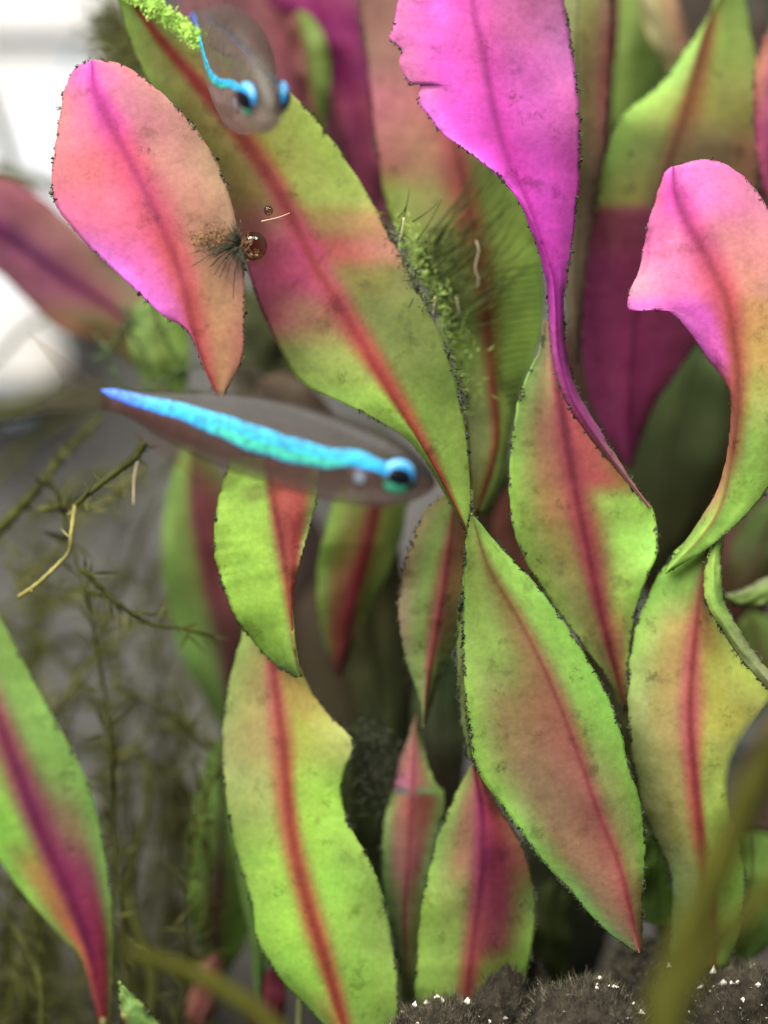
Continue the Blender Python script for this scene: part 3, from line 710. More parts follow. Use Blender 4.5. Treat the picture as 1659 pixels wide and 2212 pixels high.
leaf(pl, *shape([(600, -80), (610, 60), (640, 200), (690, 340), (760, 460)], 90), [25, 25, 26],
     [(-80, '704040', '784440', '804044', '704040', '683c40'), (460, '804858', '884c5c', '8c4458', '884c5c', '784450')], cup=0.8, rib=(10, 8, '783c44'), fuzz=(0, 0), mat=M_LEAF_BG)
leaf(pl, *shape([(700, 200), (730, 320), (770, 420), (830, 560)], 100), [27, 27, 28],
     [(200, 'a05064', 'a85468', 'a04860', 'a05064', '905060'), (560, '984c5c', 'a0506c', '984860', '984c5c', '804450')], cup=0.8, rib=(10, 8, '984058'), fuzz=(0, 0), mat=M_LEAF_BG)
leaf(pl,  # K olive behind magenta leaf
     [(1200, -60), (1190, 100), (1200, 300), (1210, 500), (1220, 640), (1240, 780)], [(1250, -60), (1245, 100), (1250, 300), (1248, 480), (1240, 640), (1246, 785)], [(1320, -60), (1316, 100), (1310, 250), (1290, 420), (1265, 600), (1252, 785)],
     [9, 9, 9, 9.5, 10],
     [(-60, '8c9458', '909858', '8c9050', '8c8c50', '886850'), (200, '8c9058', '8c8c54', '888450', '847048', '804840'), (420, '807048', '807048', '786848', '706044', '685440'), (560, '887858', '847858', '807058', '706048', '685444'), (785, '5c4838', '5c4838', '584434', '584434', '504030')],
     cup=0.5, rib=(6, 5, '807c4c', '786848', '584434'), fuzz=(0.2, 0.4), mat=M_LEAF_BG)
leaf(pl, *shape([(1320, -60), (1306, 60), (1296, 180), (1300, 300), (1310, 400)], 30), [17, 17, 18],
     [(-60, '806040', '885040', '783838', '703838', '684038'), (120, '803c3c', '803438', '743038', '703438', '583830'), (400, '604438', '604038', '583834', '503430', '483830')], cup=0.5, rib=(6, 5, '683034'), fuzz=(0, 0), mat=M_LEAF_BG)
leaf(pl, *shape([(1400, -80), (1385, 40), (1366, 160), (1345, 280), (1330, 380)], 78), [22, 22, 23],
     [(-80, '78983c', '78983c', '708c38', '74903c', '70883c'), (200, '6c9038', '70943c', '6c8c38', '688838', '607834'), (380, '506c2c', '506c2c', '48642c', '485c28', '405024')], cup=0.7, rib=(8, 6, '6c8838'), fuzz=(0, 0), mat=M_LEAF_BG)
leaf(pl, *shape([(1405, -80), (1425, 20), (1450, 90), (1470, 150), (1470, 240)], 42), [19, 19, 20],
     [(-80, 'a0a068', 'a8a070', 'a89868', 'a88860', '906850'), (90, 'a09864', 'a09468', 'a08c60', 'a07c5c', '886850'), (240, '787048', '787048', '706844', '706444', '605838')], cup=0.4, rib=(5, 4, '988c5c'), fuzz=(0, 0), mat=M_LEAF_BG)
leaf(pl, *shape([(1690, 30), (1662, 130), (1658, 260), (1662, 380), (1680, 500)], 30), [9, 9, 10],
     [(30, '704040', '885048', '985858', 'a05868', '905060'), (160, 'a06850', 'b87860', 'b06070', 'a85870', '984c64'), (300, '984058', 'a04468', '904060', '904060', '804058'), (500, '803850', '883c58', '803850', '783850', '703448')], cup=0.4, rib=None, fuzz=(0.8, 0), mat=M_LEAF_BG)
# fillers between the stems, with the shade there put into dark pigment
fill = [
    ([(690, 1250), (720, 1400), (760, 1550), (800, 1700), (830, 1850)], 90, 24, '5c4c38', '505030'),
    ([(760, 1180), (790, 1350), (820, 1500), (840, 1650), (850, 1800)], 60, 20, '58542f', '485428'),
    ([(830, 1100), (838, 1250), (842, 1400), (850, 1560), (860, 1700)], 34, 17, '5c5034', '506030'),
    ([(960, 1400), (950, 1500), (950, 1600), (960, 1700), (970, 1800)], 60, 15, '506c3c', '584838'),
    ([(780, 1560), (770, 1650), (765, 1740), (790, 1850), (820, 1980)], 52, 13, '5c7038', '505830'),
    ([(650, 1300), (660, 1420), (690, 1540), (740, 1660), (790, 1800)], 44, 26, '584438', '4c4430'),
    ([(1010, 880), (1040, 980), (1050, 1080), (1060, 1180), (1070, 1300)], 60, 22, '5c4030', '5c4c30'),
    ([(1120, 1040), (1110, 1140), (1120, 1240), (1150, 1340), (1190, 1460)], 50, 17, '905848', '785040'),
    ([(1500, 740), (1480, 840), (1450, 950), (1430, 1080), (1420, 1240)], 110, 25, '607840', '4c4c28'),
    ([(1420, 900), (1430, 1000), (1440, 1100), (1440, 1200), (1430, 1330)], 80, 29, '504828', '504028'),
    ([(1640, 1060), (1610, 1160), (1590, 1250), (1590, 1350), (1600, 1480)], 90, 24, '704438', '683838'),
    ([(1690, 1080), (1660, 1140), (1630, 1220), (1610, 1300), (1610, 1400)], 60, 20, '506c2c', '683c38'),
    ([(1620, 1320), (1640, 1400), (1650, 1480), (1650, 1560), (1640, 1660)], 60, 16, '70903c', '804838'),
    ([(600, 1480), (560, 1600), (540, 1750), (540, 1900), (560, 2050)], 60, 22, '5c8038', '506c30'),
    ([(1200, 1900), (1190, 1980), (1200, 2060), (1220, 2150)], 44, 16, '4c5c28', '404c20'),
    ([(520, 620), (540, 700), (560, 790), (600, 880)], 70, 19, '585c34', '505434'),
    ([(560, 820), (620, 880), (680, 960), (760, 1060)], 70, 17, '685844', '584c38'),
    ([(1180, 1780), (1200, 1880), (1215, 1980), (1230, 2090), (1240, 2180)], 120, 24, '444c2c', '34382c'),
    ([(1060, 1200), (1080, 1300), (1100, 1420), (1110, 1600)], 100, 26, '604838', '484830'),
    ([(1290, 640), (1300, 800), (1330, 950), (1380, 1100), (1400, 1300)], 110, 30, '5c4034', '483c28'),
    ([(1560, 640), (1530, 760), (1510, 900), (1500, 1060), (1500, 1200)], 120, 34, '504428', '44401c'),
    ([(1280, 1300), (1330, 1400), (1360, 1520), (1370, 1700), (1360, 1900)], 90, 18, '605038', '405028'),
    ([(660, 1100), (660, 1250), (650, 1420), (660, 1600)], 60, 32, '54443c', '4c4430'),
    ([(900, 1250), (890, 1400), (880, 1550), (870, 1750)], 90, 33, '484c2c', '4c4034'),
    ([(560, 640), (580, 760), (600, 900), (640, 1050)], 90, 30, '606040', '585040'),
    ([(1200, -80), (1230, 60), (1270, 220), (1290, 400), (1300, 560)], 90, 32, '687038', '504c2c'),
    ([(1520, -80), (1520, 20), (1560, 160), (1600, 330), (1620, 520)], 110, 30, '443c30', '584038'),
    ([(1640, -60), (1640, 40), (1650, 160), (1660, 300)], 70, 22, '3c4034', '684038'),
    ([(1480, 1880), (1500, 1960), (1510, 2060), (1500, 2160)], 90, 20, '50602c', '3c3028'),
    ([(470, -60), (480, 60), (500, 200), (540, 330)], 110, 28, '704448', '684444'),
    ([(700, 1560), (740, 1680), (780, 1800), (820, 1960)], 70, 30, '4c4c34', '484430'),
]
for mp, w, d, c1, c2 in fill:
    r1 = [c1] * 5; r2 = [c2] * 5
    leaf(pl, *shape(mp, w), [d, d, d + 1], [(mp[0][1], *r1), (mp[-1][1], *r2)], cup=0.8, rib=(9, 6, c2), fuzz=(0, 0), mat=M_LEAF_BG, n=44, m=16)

# ---- dark out-of-focus leaf near the glass at the right
pl = thing('dark_leaf_plant', 'blurred dark brown-purple leaf close to the glass beside the olive stems', 'aquatic plant', root(1700, -12))
stem(pl, [(1700, ypx(-12), -12), (1715, 2200, -12), (1705, 1900, -12), (1690, 1780, -12)], 16, 10)
leaf(pl, [(1700, 1470), (1650, 1526), (1600, 1590), (1572, 1650), (1566, 1720), (1590, 1790), (1680, 1800)], [(1710, 1480), (1680, 1560), (1650, 1640), (1640, 1720), (1686, 1802)], [(1720, 1490), (1720, 1560), (1720, 1640), (1715, 1720), (1692, 1804)],
     [-12, -12, -11.5, -12], [(1480, '404c48', '584c40', '604840', '584440', '504038'), (1620, '485048', '5c4844', '5c4048', '584440', '504038'), (1800, '58483c', '604c3c', '584838', '504434', '484030')], cup=0.8, rib=(10, 7, '54403c'), fuzz=(0.1, 0), n=50, m=20)

# ------------------------------------------------------------------ white box behind the plants, standing in for a bright window
def prism(name, poly, d0, d1, mat, parent, bev=0.0008):
    base = parent.location
    bm = bmesh.new()
    k = (D0 + d0) / D0
    fr = [bm.verts.new(P(x, y, d0) - base) for x, y in poly]
    bk = []
    for q in fr:
        c = q.co.copy(); c.y += (d1 - d0) * MM; bk.append(bm.verts.new(c))
    bm.faces.new(fr); bm.faces.new(bk[::-1])
    n = len(fr)
    for i in range(n): bm.faces.new((fr[i], bk[i], bk[(i + 1) % n], fr[(i + 1) % n]))
    bmesh.ops.recalc_face_normals(bm, faces=bm.faces)
    bmesh.ops.bevel(bm, geom=list(bm.edges), offset=bev, segments=3, affect='EDGES', clamp_overlap=True)
    me = bpy.data.meshes.new(name); bm.to_mesh(me); bm.free()
    me.materials.append(mat); o = bpy.data.objects.new(name, me); col.objects.link(o); o.parent = parent
    return o
M_WHITE = plain('white_plastic', (0.33, 0.34, 0.35), 0.45, 0.3, 0.12, 60, c2=(0.27, 0.25, 0.21))
M_GREYP = plain('grey_plastic', (0.20, 0.26, 0.30), 0.4, 0.4, 0.1, 120)
fb = thing('window_stand_in', 'blurred white box with a seam, standing in for a window behind the pink rounded leaf', 'window stand-in', P(60, 858, 80))
prism('lid', [(-160, -200), (292, -200), (292, 88), (-160, 88)], 72, 86, M_WHITE, fb)
prism('body', [(-160, 100), (290, 100), (280, 300), (230, 460), (150, 600), (108, 680), (128, 750), (142, 806), (110, 840), (-160, 852)], 73, 86, M_WHITE, fb, 0.0012)
prism('seam', [(-158, 84), (284, 84), (284, 104), (-158, 104)], 75, 85, M_GREYP, fb, 0.0003)
prism('divider', [(140, 104), (158, 104), (156, 480), (138, 480)], 72.2, 74, M_GREYP, fb, 0.0003)
prism('bracket', [(-20, 846), (60, 846), (60, 900), (-20, 900)], 76, 87.5, M_GREYP, fb, 0.0004)

# ------------------------------------------------------------------ fish
def loft(rings, faces_close=True):
    v = [p for r in rings for p in r]; m = len(rings[0]); f = []
    for i in range(len(rings) - 1):
        for k in range(m):
            k2 = (k + 1) % m
            f.append((i * m + k, i * m + k2, (i + 1) * m + k2, (i + 1) * m + k))
    if faces_close: f.append(tuple(range(m - 1, -1, -1))); f.append(tuple((len(rings) - 1) * m + k for k in range(m)))
    return v, f

M_FLESH = pigment_mat('fish_flesh', 0.45, 0.35, alpha=0.74, trans=0.25, spark=0.22, sparkscale=1700)
M_FIN = pigment_mat('fish_fin', 0.4, 0.3, alpha=0.08, trans=0.3, spark=0.2, sparkscale=1500)
M_STRIPE = pigment_mat('iridescent_stripe', 0.5, 0.25, metal=0.0, spark=0.5, sparkscale=3200)
M_EYE = pigment_mat('fish_iris', 0.4, 0.3, spark=0.25, sparkscale=3000)
M_PUPIL = plain('fish_pupil', (0.003, 0.003, 0.005), 0.25, 0.15, 0.1)
M_CLEAR = pigment_mat('eye_rim', 0.3, 0.5, alpha=0.7)

# profile along the body, 0 = tail base, 1 = snout: top and bottom height and half width, mm
PROF = [(0.00, 0.78, -0.78, 0.38), (0.08, 0.95, -0.95, 0.5), (0.20, 1.55, -1.75, 0.8), (0.33, 2.25, -2.45, 1.1), (0.48, 2.75, -2.85, 1.4),
        (0.62, 2.75, -3.05, 1.62), (0.75, 2.40, -3.0, 1.70), (0.85, 1.95, -2.65, 1.62), (0.92, 1.35, -2.05, 1.32), (0.97, 0.65, -1.35, 0.86), (0.992, 0.15, -0.8, 0.42), (1.0, -0.2, -0.5, 0.1)]
def profile(t):
    for i in range(len(PROF) - 1):
        a, b = PROF[i], PROF[i + 1]
        if t <= b[0]:
            s = (t - a[0]) / (b[0] - a[0])
            pa = PROF[max(0, i - 1)]; pb = PROF[min(len(PROF) - 1, i + 2)]
            r = []
            for k in (1, 2, 3):
                m0 = (b[k] - pa[k]) / max(1e-6, b[0] - pa[0]) * (b[0] - a[0]); m1 = (pb[k] - a[k]) / max(1e-6, pb[0] - a[0]) * (b[0] - a[0])
                r.append((2 * s**3 - 3 * s**2 + 1) * a[k] + (s**3 - 2 * s**2 + s) * m0 + (-2 * s**3 + 3 * s**2) * b[k] + (s**3 - s**2) * m1)
            return r
    return PROF[-1][1:]

def fish(label, nose, head, up, SL=22.0, flex=0.0, wide=1.0, tall=1.0, pale=False, band=1.0):
    """nose: point; head: direction of travel; up: dorsal direction; SL: snout to tail base, mm. local: x forward, y left, z up"""
    X = Vector(head).normalized(); Z = (Vector(up) - X * Vector(up).dot(X)).normalized(); Y = Z.cross(X)
    M = Matrix((X, Y, Z)).transposed().to_4x4()
    root_ = bpy.data.objects.new('tetra_fish', None); col.objects.link(root_); root_.empty_display_size = 0.004
    root_.matrix_world = Matrix.Translation(nose) @ M
    tag(root_, label, 'fish', 'neon-striped fish')
    def prof(t):
        a = profile(t); k = 1 - sm((t - 0.62) / 0.2); return (a[0] * (1 + (tall - 1) * k), a[1] * (1 + (tall - 1) * k), a[2] * (0.80 + (wide - 0.80) * k if wide > 1 else 1.0))
    def at(t, yy, zz):           # t along body
        return Vector((-(1 - t) * SL, yy + flex * (1 - t) ** 2, zz)) * MM
    def half(t, z):              # half width at height z
        top, bot, w = prof(t); c = (top + bot) / 2; h = max(1e-4, (top - bot) / 2)
        q = max(-1, min(1, (z - c) / h)); return w * max(0, 1 - abs(q) ** 2.2) ** 0.5
    # body, one continuous mesh
    rings = []; cols = []; m = 32
    ts = [i / 44 for i in range(40)] + [0.90, 0.92, 0.94, 0.955, 0.97, 0.98, 0.988, 0.994, 1.0]
    ts = sorted(set(t for t in ts if t <= 0.9)) + [0.92, 0.94, 0.955, 0.97, 0.98, 0.988, 0.994, 1.0]
    for t in ts:
        top, bot, w = prof(t); c = (top + bot) / 2; h = (top - bot) / 2; r = []
        for k in range(m):
            a = 2 * math.pi * k / m
            yy = math.copysign(abs(math.cos(a)) ** 0.95, math.cos(a)) * w; zz = c + math.sin(a) * h
            r.append(at(t, yy, zz))
            q = math.sin(a)
            back = hx('4c4436'); side = hx('6c5040'); belly = hx('786252'); red = hx('703830')
            if q > 0: cc = [x + (y - x) * sm(q * 1.6) for x, y in zip(side, back)]
            else: cc = [x + (y - x) * sm(-q * 1.4) for x, y in zip(side, belly)]
            rd = sm((0.62 - t) / 0.25) * sm((0.25 - q) / 0.3) * (0.35 + 0.65 * sm((0.45 - t) / 0.35))
            cc = [x + (y - x) * rd * 0.8 for x, y in zip(cc, red)]
            silver = sm((t - 0.6) / 0.15) * sm((-q - 0.25) / 0.4) * 0.6
            cc = [x + (y - x) * silver for x, y in zip(cc, hx('b89c98'))]
            dark = sm((t - 0.86) / 0.08) * sm((q - 0.1) / 0.4) * 0.65
            cc = [x * (1 - dark * 0.6) for x in cc]
            vis = 0.42 + 0.58 * sm((1 - abs(q)) / 0.36)          # thin flesh at back and belly is clearer
            vis *= 0.55 + 0.45 * sm(t / 0.10)
            if pale: cc = [x + (y - x) * (0.25 + 0.6 * sm((0.45 - q) / 0.7)) for x, y in zip(cc, hx('b8a49c'))]; vis *= 0.85
            cols.append(tuple(lin(x) * (0.50 if pale else 0.34) for x in cc) + (max(vis, sm((t - 0.72) / 0.12) * 0.85),))
        rings.append(r)
    v, f = loft(rings)
    body = new_obj('body', v, f, M_FLESH, root_, cols=cols)
    # stripes, one on each flank
    ST = [(0.0, 0.78, 0.14), (0.11, 0.88, -0.14), (0.236, 1.02, -0.22), (0.354, 1.02, -0.68), (0.46, 0.88, -1.15), (0.6, 0.68, -1.22), (0.69, 0.58, -1.0), (0.77, 0.85, -0.45), (0.865, 0.50, -0.38)]
    for sgn in (1, -1):
        sv = []; sf = []; sc = []; nn = 70; mm = 12
        for i in range(nn):
            t = -0.012 + 0.872 * i / (nn - 1)
            tt = max(0.0, t)
            for j in range(len(ST) - 1):
                if tt <= ST[j + 1][0] or j == len(ST) - 2:
                    s = sm((tt - ST[j][0]) / (ST[j + 1][0] - ST[j][0])); hi = ST[j][1] + (ST[j + 1][1] - ST[j][1]) * s; lo = ST[j][2] + (ST[j + 1][2] - ST[j][2]) * s; break
            hi += noise.noise((t * 14, sgn, 0)) * 0.05; lo += noise.noise((t * 20, sgn, 4)) * 0.09
            e = 0.88 * band * min(1, max(0.15, (t + 0.012) / 0.03)); mid = (hi + lo) / 2; hi = mid + (hi - mid) * e; lo = mid + (lo - mid) * e
            for k in range(mm + 1):
                q = k / mm; z = lo + (hi - lo) * q
                bulge = 0.022 if 0 < q < 1 else -0.03
                sv.append(at(t, sgn * (half(tt, z) + bulge), z))
                blue = hx('3c74ff'); cy = hx('24b8f4'); gr = hx('40c8a8'); teal = hx('309898'); vi = hx('5860f0')
                base_ = [x + (y - x) * sm((t - 0.02) / 0.22) for x, y in zip(blue, cy)]
                g = sm((0.62 - q) / 0.2) * sm((t - 0.25) / 0.15) * sm((0.80 - t) / 0.1)
                c = [x + (y - x) * g for x, y in zip(base_, gr)]
                ed = sm((q - 0.86) / 0.14); c = [x + (y - x) * ed * 0.7 for x, y in zip(c, teal)]
                el = sm((0.14 - q) / 0.14); c = [x + (y - x) * el * 0.8 for x, y in zip(c, vi)]
                hl = math.exp(-((q - 0.80) / 0.07) ** 2) * 0.18; c = [min(1, x + (1 - x) * hl) for x in c]  # pale highlight line painted along the upper part of the stripe
                sc.append(tuple(lin(x) * 0.52 for x in c))
        for i in range(nn - 1):
            for k in range(mm):
                a = i * (mm + 1) + k; sf.append((a, a + 1, a + mm + 2, a + mm + 1) if sgn < 0 else (a, a + mm + 1, a + mm + 2, a + 1))
        new_obj('stripe', sv, sf, M_STRIPE, root_, cols=sc)
    # eyes
    te, ze = 0.895, (0.05 if pale else -0.28)
    for sgn in (1, -1):
        ax = Vector((0.30, sgn, 0.06)).normalized(); e1 = Vector((0, 0, 1)).cross(ax).normalized() * sgn; e2 = Vector((0, 0, 1))
        ctr = at(te, sgn * (half(te, ze) - 0.22), ze)
        ec = []; R = 1.15; er = []
        for i in range(15):
            ph = math.pi * 0.5 * i / 14            # 0 = outward pole
            ring = []
            for k in range(32):
                a = 2 * math.pi * k / 32; rr = R * math.sin(ph + 0.001)
                ring.append(ctr + (e1 * math.cos(a) * rr + ax * (0.78 * math.cos(ph)) + e2 * math.sin(a) * rr) * MM)
                up_ = math.sin(a)
                c = hx('2ca8f0') if up_ > -0.12 else hx('58d8a8')
                if up_ <= -0.12 and abs(math.cos(a)) > 0.72: c = hx('4c5c58')
                if i > 11: c = tuple(x * 0.35 for x in c)
                if up_ > 0.5 and 8 < i < 11: c = hx('90dcff')  # light blue highlight painted into the upper iris
                ec.append(tuple(lin(x) * 0.45 for x in c))
            er.append(ring)
        v, f = loft(er)
        eye = new_obj('eye', v, f, M_EYE, root_, cols=ec)
        pr = []
        for i in range(8):
            ph = (0.85 if pale else 0.66) * i / 7; ring = []
            for k in range(24):
                a = 2 * math.pi * k / 24; rr = R * 1.03 * math.sin(ph + 0.001)
                ring.append(ctr + (e1 * math.cos(a) * rr * 1.06 + ax * 0.78 * (1.04 * math.cos(ph) + 0.02) + e2 * math.sin(a) * rr * 0.82) * MM)
            pr.append(ring)
        v, f = loft(pr); new_obj('pupil', v, f, M_PUPIL, eye)
    # gill cover: a shallow curved plate with a dark rim behind each eye
    for sgn in (1, -1):
        gv = []; gc = []; gf = []
        for i in range(9):
            for k in range(13):
                a = 2 * math.pi * k / 12; rr = i / 8
                t = 0.792 + 0.030 * math.cos(a) * rr; z = -0.95 + 0.75 * math.sin(a) * rr
                gv.append(at(t, sgn * (half(t, z) + 0.06 * (1 - rr)), z))
                c = hx('583c3c') if rr > 0.55 else hx('8898a0'); gc.append(tuple(lin(x) * 0.6 for x in c))
        for i in range(8):
            for k in range(12):
                a = i * 13 + k; gf.append((a, a + 1, a + 14, a + 13))
        new_obj('gill_cover', gv, gf, M_CLEAR, root_, cols=gc)
    # mouth: short dark lips ridge
    mp = [at(0.975, s, -0.95 - 0.05 * abs(s)) for s in (-0.62, -0.3, 0, 0.3, 0.62)]
    mp = [p + Vector((0.30 * (1 - abs(i - 2) / 2.6), 0, 0)) * MM for i, p in enumerate(mp)]
    v, f = tube_mesh(mp, [0.07 * MM] * 5, 6); new_obj('mouth', v, f, plain('fish_lip', (0.10, 0.07, 0.06), 0.5, 0.3), root_)
    # fins: clear membranes with rays
    def fin(name, edge_in, edge_out, c='786858'):
        n = 12; a = cr(edge_in, n); b = cr(edge_out, n); v = []; cc = []; f = []
        for i in range(n):
            for j in range(7):
                s = j / 6; p = a[i].lerp(b[i], s)
                p = p + Vector((0, math.sin(i * 1.9) * 0.05 * s, 0)) * MM
                v.append(p); cc.append(tuple(lin(x) * (0.5 if i % 2 else 0.35) for x in hx(c)))
        for i in range(n - 1):
            for j in range(6):
                q = i * 7 + j; f.append((q, q + 1, q + 8, q + 7))
        o = new_obj(name, v, f, M_FIN, root_, cols=cc)
        sol = o.modifiers.new('thickness', 'SOLIDIFY'); sol.thickness = 0.05 * MM
    def T(t): return prof(t)[0] - 0.05
    def B(t): return prof(t)[1] + 0.05
    fin('dorsal_fin', [at(t, 0, T(t)) for t in (0.56, 0.5, 0.44, 0.40)], [at(0.47, 0, 4.1), at(0.41, 0, 4.3), at(0.36, 0, 3.9), at(0.34, 0, 3.0)])
    fin('adipose_fin', [at(t, 0, T(t)) for t in (0.20, 0.17, 0.15)], [at(0.15, 0, 2.1), at(0.13, 0, 2.0), at(0.12, 0, 1.6)])
    fin('anal_fin', [at(t, 0, B(t)) for t in (0.46, 0.36, 0.26, 0.16)], [at(0.38, 0, -4.6), at(0.30, 0, -3.7), at(0.2, 0, -2.8), at(0.10, 0, -1.9)], '885848')
    fin('tail_fin', [at(0.01, 0, 0.7), at(0.0, 0, 0.25), at(0.0, 0, -0.25), at(0.01, 0, -0.7)], [at(-0.27, 0, 3.0), at(-0.14, 0.1, 0.5), at(-0.14, 0.1, -0.5), at(-0.27, 0, -3.0)])
    for sgn in (1, -1):
        fin('pectoral_fin', [at(0.765, sgn * (half(0.765, z) + 0.02), z) for z in (-1.3, -1.7, -2.1)], [at(0.66, sgn * 2.9, -1.6), at(0.64, sgn * 2.8, -2.2), at(0.66, sgn * 2.5, -2.7)])
        fin('pelvic_fin', [at(t, sgn * 0.45, B(t)) for t in (0.58, 0.55, 0.53)], [at(0.50, sgn * 0.9, -4.3), at(0.47, sgn * 0.9, -4.2), at(0.46, sgn * 0.8, -3.5)])
    return root_

fish('fish seen from the side with a bright blue-green stripe, crossing below the salmon-pink leaf', P(944, 1036, -8.5), (0.955, -0.12, -0.235), (0.235, -0.10, 0.955), SL=22.7, flex=0.6)
fish('fish seen head-on with both eyes showing, hovering before the long red-ribbed leaf', P(590, 236, -9.5), (0.27, -0.87, -0.41), (0.05, -0.42, 0.90), SL=23.0, wide=1.3, tall=1.35, pale=True, band=0.5)

# ------------------------------------------------------------------ stones with algae at the lower right
M_STONE = plain('algae_stone', (0.016, 0.013, 0.008), 0.95, 0.15, 0.7, 900)
M_STFUZZ = plain('brown_algae_hair', (0.066, 0.058, 0.036), 0.9, 0.05, 0.9, 1100)
M_GRAIN = plain('pale_sand_grain', (0.62, 0.55, 0.44), 0.15, 0.9, 0.6, 2800)
M_DARKG = plain('dark_gravel_grain', (0.030, 0.028, 0.026), 0.5, 0.5, 0.6, 1800)
def stone(label, cx, topy, halfw, d, halfd, seed, sparkle=20):
    top = P(cx, topy, d); base = Vector((top.x, top.y, -0.0006))
    st = thing('algae_stone', label, 'stone', base, 'algae-covered stones')
    hw = halfw * S * MM; hd = halfd * MM; H = top.z + 0.0006
    bm = bmesh.new(); bmesh.ops.create_icosphere(bm, subdivisions=5, radius=1.0)
    for v in bm.verts:
        c = v.co.copy(); z = (c.z + 0.55) / 1.55
        n1 = 1 + 0.20 * noise.noise(c * 1.7 + Vector((seed, 0, 0))) + 0.10 * noise.noise(c * 5 + Vector((seed, 3, 0))) + 0.05 * noise.noise(c * 15 + Vector((0, seed, 0)))
        v.co = Vector((c.x * hw * n1, c.y * hd * n1, max(-0.0005, z * H * (1 + (n1 - 1) * 0.55))))
    me = bpy.data.meshes.new('rock'); bm.to_mesh(me)
    pts = [(v.co.copy(), v.normal.copy()) for v in bm.verts if v.co.z > 0.0005 and v.normal.y < 0.5]
    bm.free()
    me.polygons.foreach_set('use_smooth', [True] * len(me.polygons)); me.materials.append(M_STONE)
    o = bpy.data.objects.new('rock', me); col.objects.link(o); o.parent = st
    r = random.Random(seed); fv = []; ff = []
    for _ in range(11000):
        p, n = r.choice(pts)
        p = p + Vector((r.gauss(0, .12), r.gauss(0, .12), r.gauss(0, .12))) * MM
        dv = (n + Vector((r.gauss(0, .45), r.gauss(0, .45), r.gauss(0.45, .4)))).normalized() * (0.2 + 0.85 * r.random() ** 2) * MM
        wv = Vector((r.gauss(0, 1), r.gauss(0, 1), r.gauss(0, 1))).normalized() * (0.018 + 0.03 * r.random()) * MM
        q = len(fv); fv += [p - wv, p + wv, p + dv]; ff.append((q, q + 1, q + 2))
    fo = new_obj('algae_fur', fv, ff, M_STFUZZ, st, smooth=False); fo['kind'] = 'stuff'
    gv = []; gf = []
    for _ in range(sparkle * 4):
        p, n = r.choice(pts); s = (0.02 + 0.24 * r.random() ** 6) * MM; p = p + n * 0.22 * MM
        q = len(gv)
        for dx, dy, dz in ((1, 0, 0), (-1, 0, 0), (0, 1, 0), (0, -1, 0), (0, 0, 1.3), (0, 0, -1)):
            gv.append(p + Vector((dx * r.uniform(.3, 1.8), dy * r.uniform(.4, 1.2), dz * r.uniform(.3, 1.5))) * s + Vector((r.gauss(0, .3), 0, r.gauss(0, .3))) * s)
        for a, b in ((0, 2), (2, 1), (1, 3), (3, 0)): gf += [(q + a, q + b, q + 4), (q + b, q + a, q + 5)]
    if gf:
        go = new_obj('sand_grains', gv, gf, M_GRAIN, st, smooth=False); go['kind'] = 'stuff'
    return st
stone('furry brown algae-covered stone under the crimson-ribbed green leaf', 1090, 2068, 120, 8, 6, 3, 14)
stone('low dark stone flecked with bright grains below the lime orange-ribbed leaf', 950, 2168, 150, 3, 5, 11, 40)
stone('brown fuzzy stone where the broad brown-banded leaf ends', 1395, 2038, 110, 9, 6, 5, 16)
stone('wide fuzzy brown stone between the broad leaf and the olive stems', 1270, 2126, 180, 2, 6, 8, 34)
stone('dark gravelly stone with bright white grains behind the olive stems', 1610, 2082, 160, 6, 6, 14, 60)

# ------------------------------------------------------------------ olive stems near the glass
def front_stem(label, pts, r0, r1):
    a = P(*pts[0]); base = Vector((a.x, a.y, 0))
    p3 = cr([P(*q) for q in pts], 40)
    v, f = tube_mesh(p3, [(r0 + (r1 - r0) * i / 39) * S * MM * 0.5 * (1 + 0.06 * math.sin(i * 1.3)) for i in range(40)], 12)
    o = new_obj('olive_stem', v, f, M_FRONT, None, base); o.location = base
    return tag(o, label, 'plant stem', 'blurred olive stems near the glass')
front_stem('thick blurred olive stem rising steeply past the dark brown leaf', [(1440, ypx(-30), -30), (1440, 2212, -30), (1465, 2100, -30), (1530, 1930, -30), (1610, 1740, -30), (1690, 1580, -30), (1760, 1440, -30)], 96, 52)
front_stem('thinner blurred olive stem leaning low to the right across the stones', [(1440, ypx(-32), -32), (1446, 2250, -31), (1490, 2130, -31), (1570, 2020, -31), (1660, 1930, -31), (1760, 1850, -31)], 58, 40)
front_stem('blurred dark green stem leaning across the foot of the lime orange-ribbed leaf', [(680, ypx(-22), -22), (660, 2350, -22), (580, 2212, -22), (470, 2130, -22), (370, 2085, -22), (270, 2055, -22)], 62, 26)

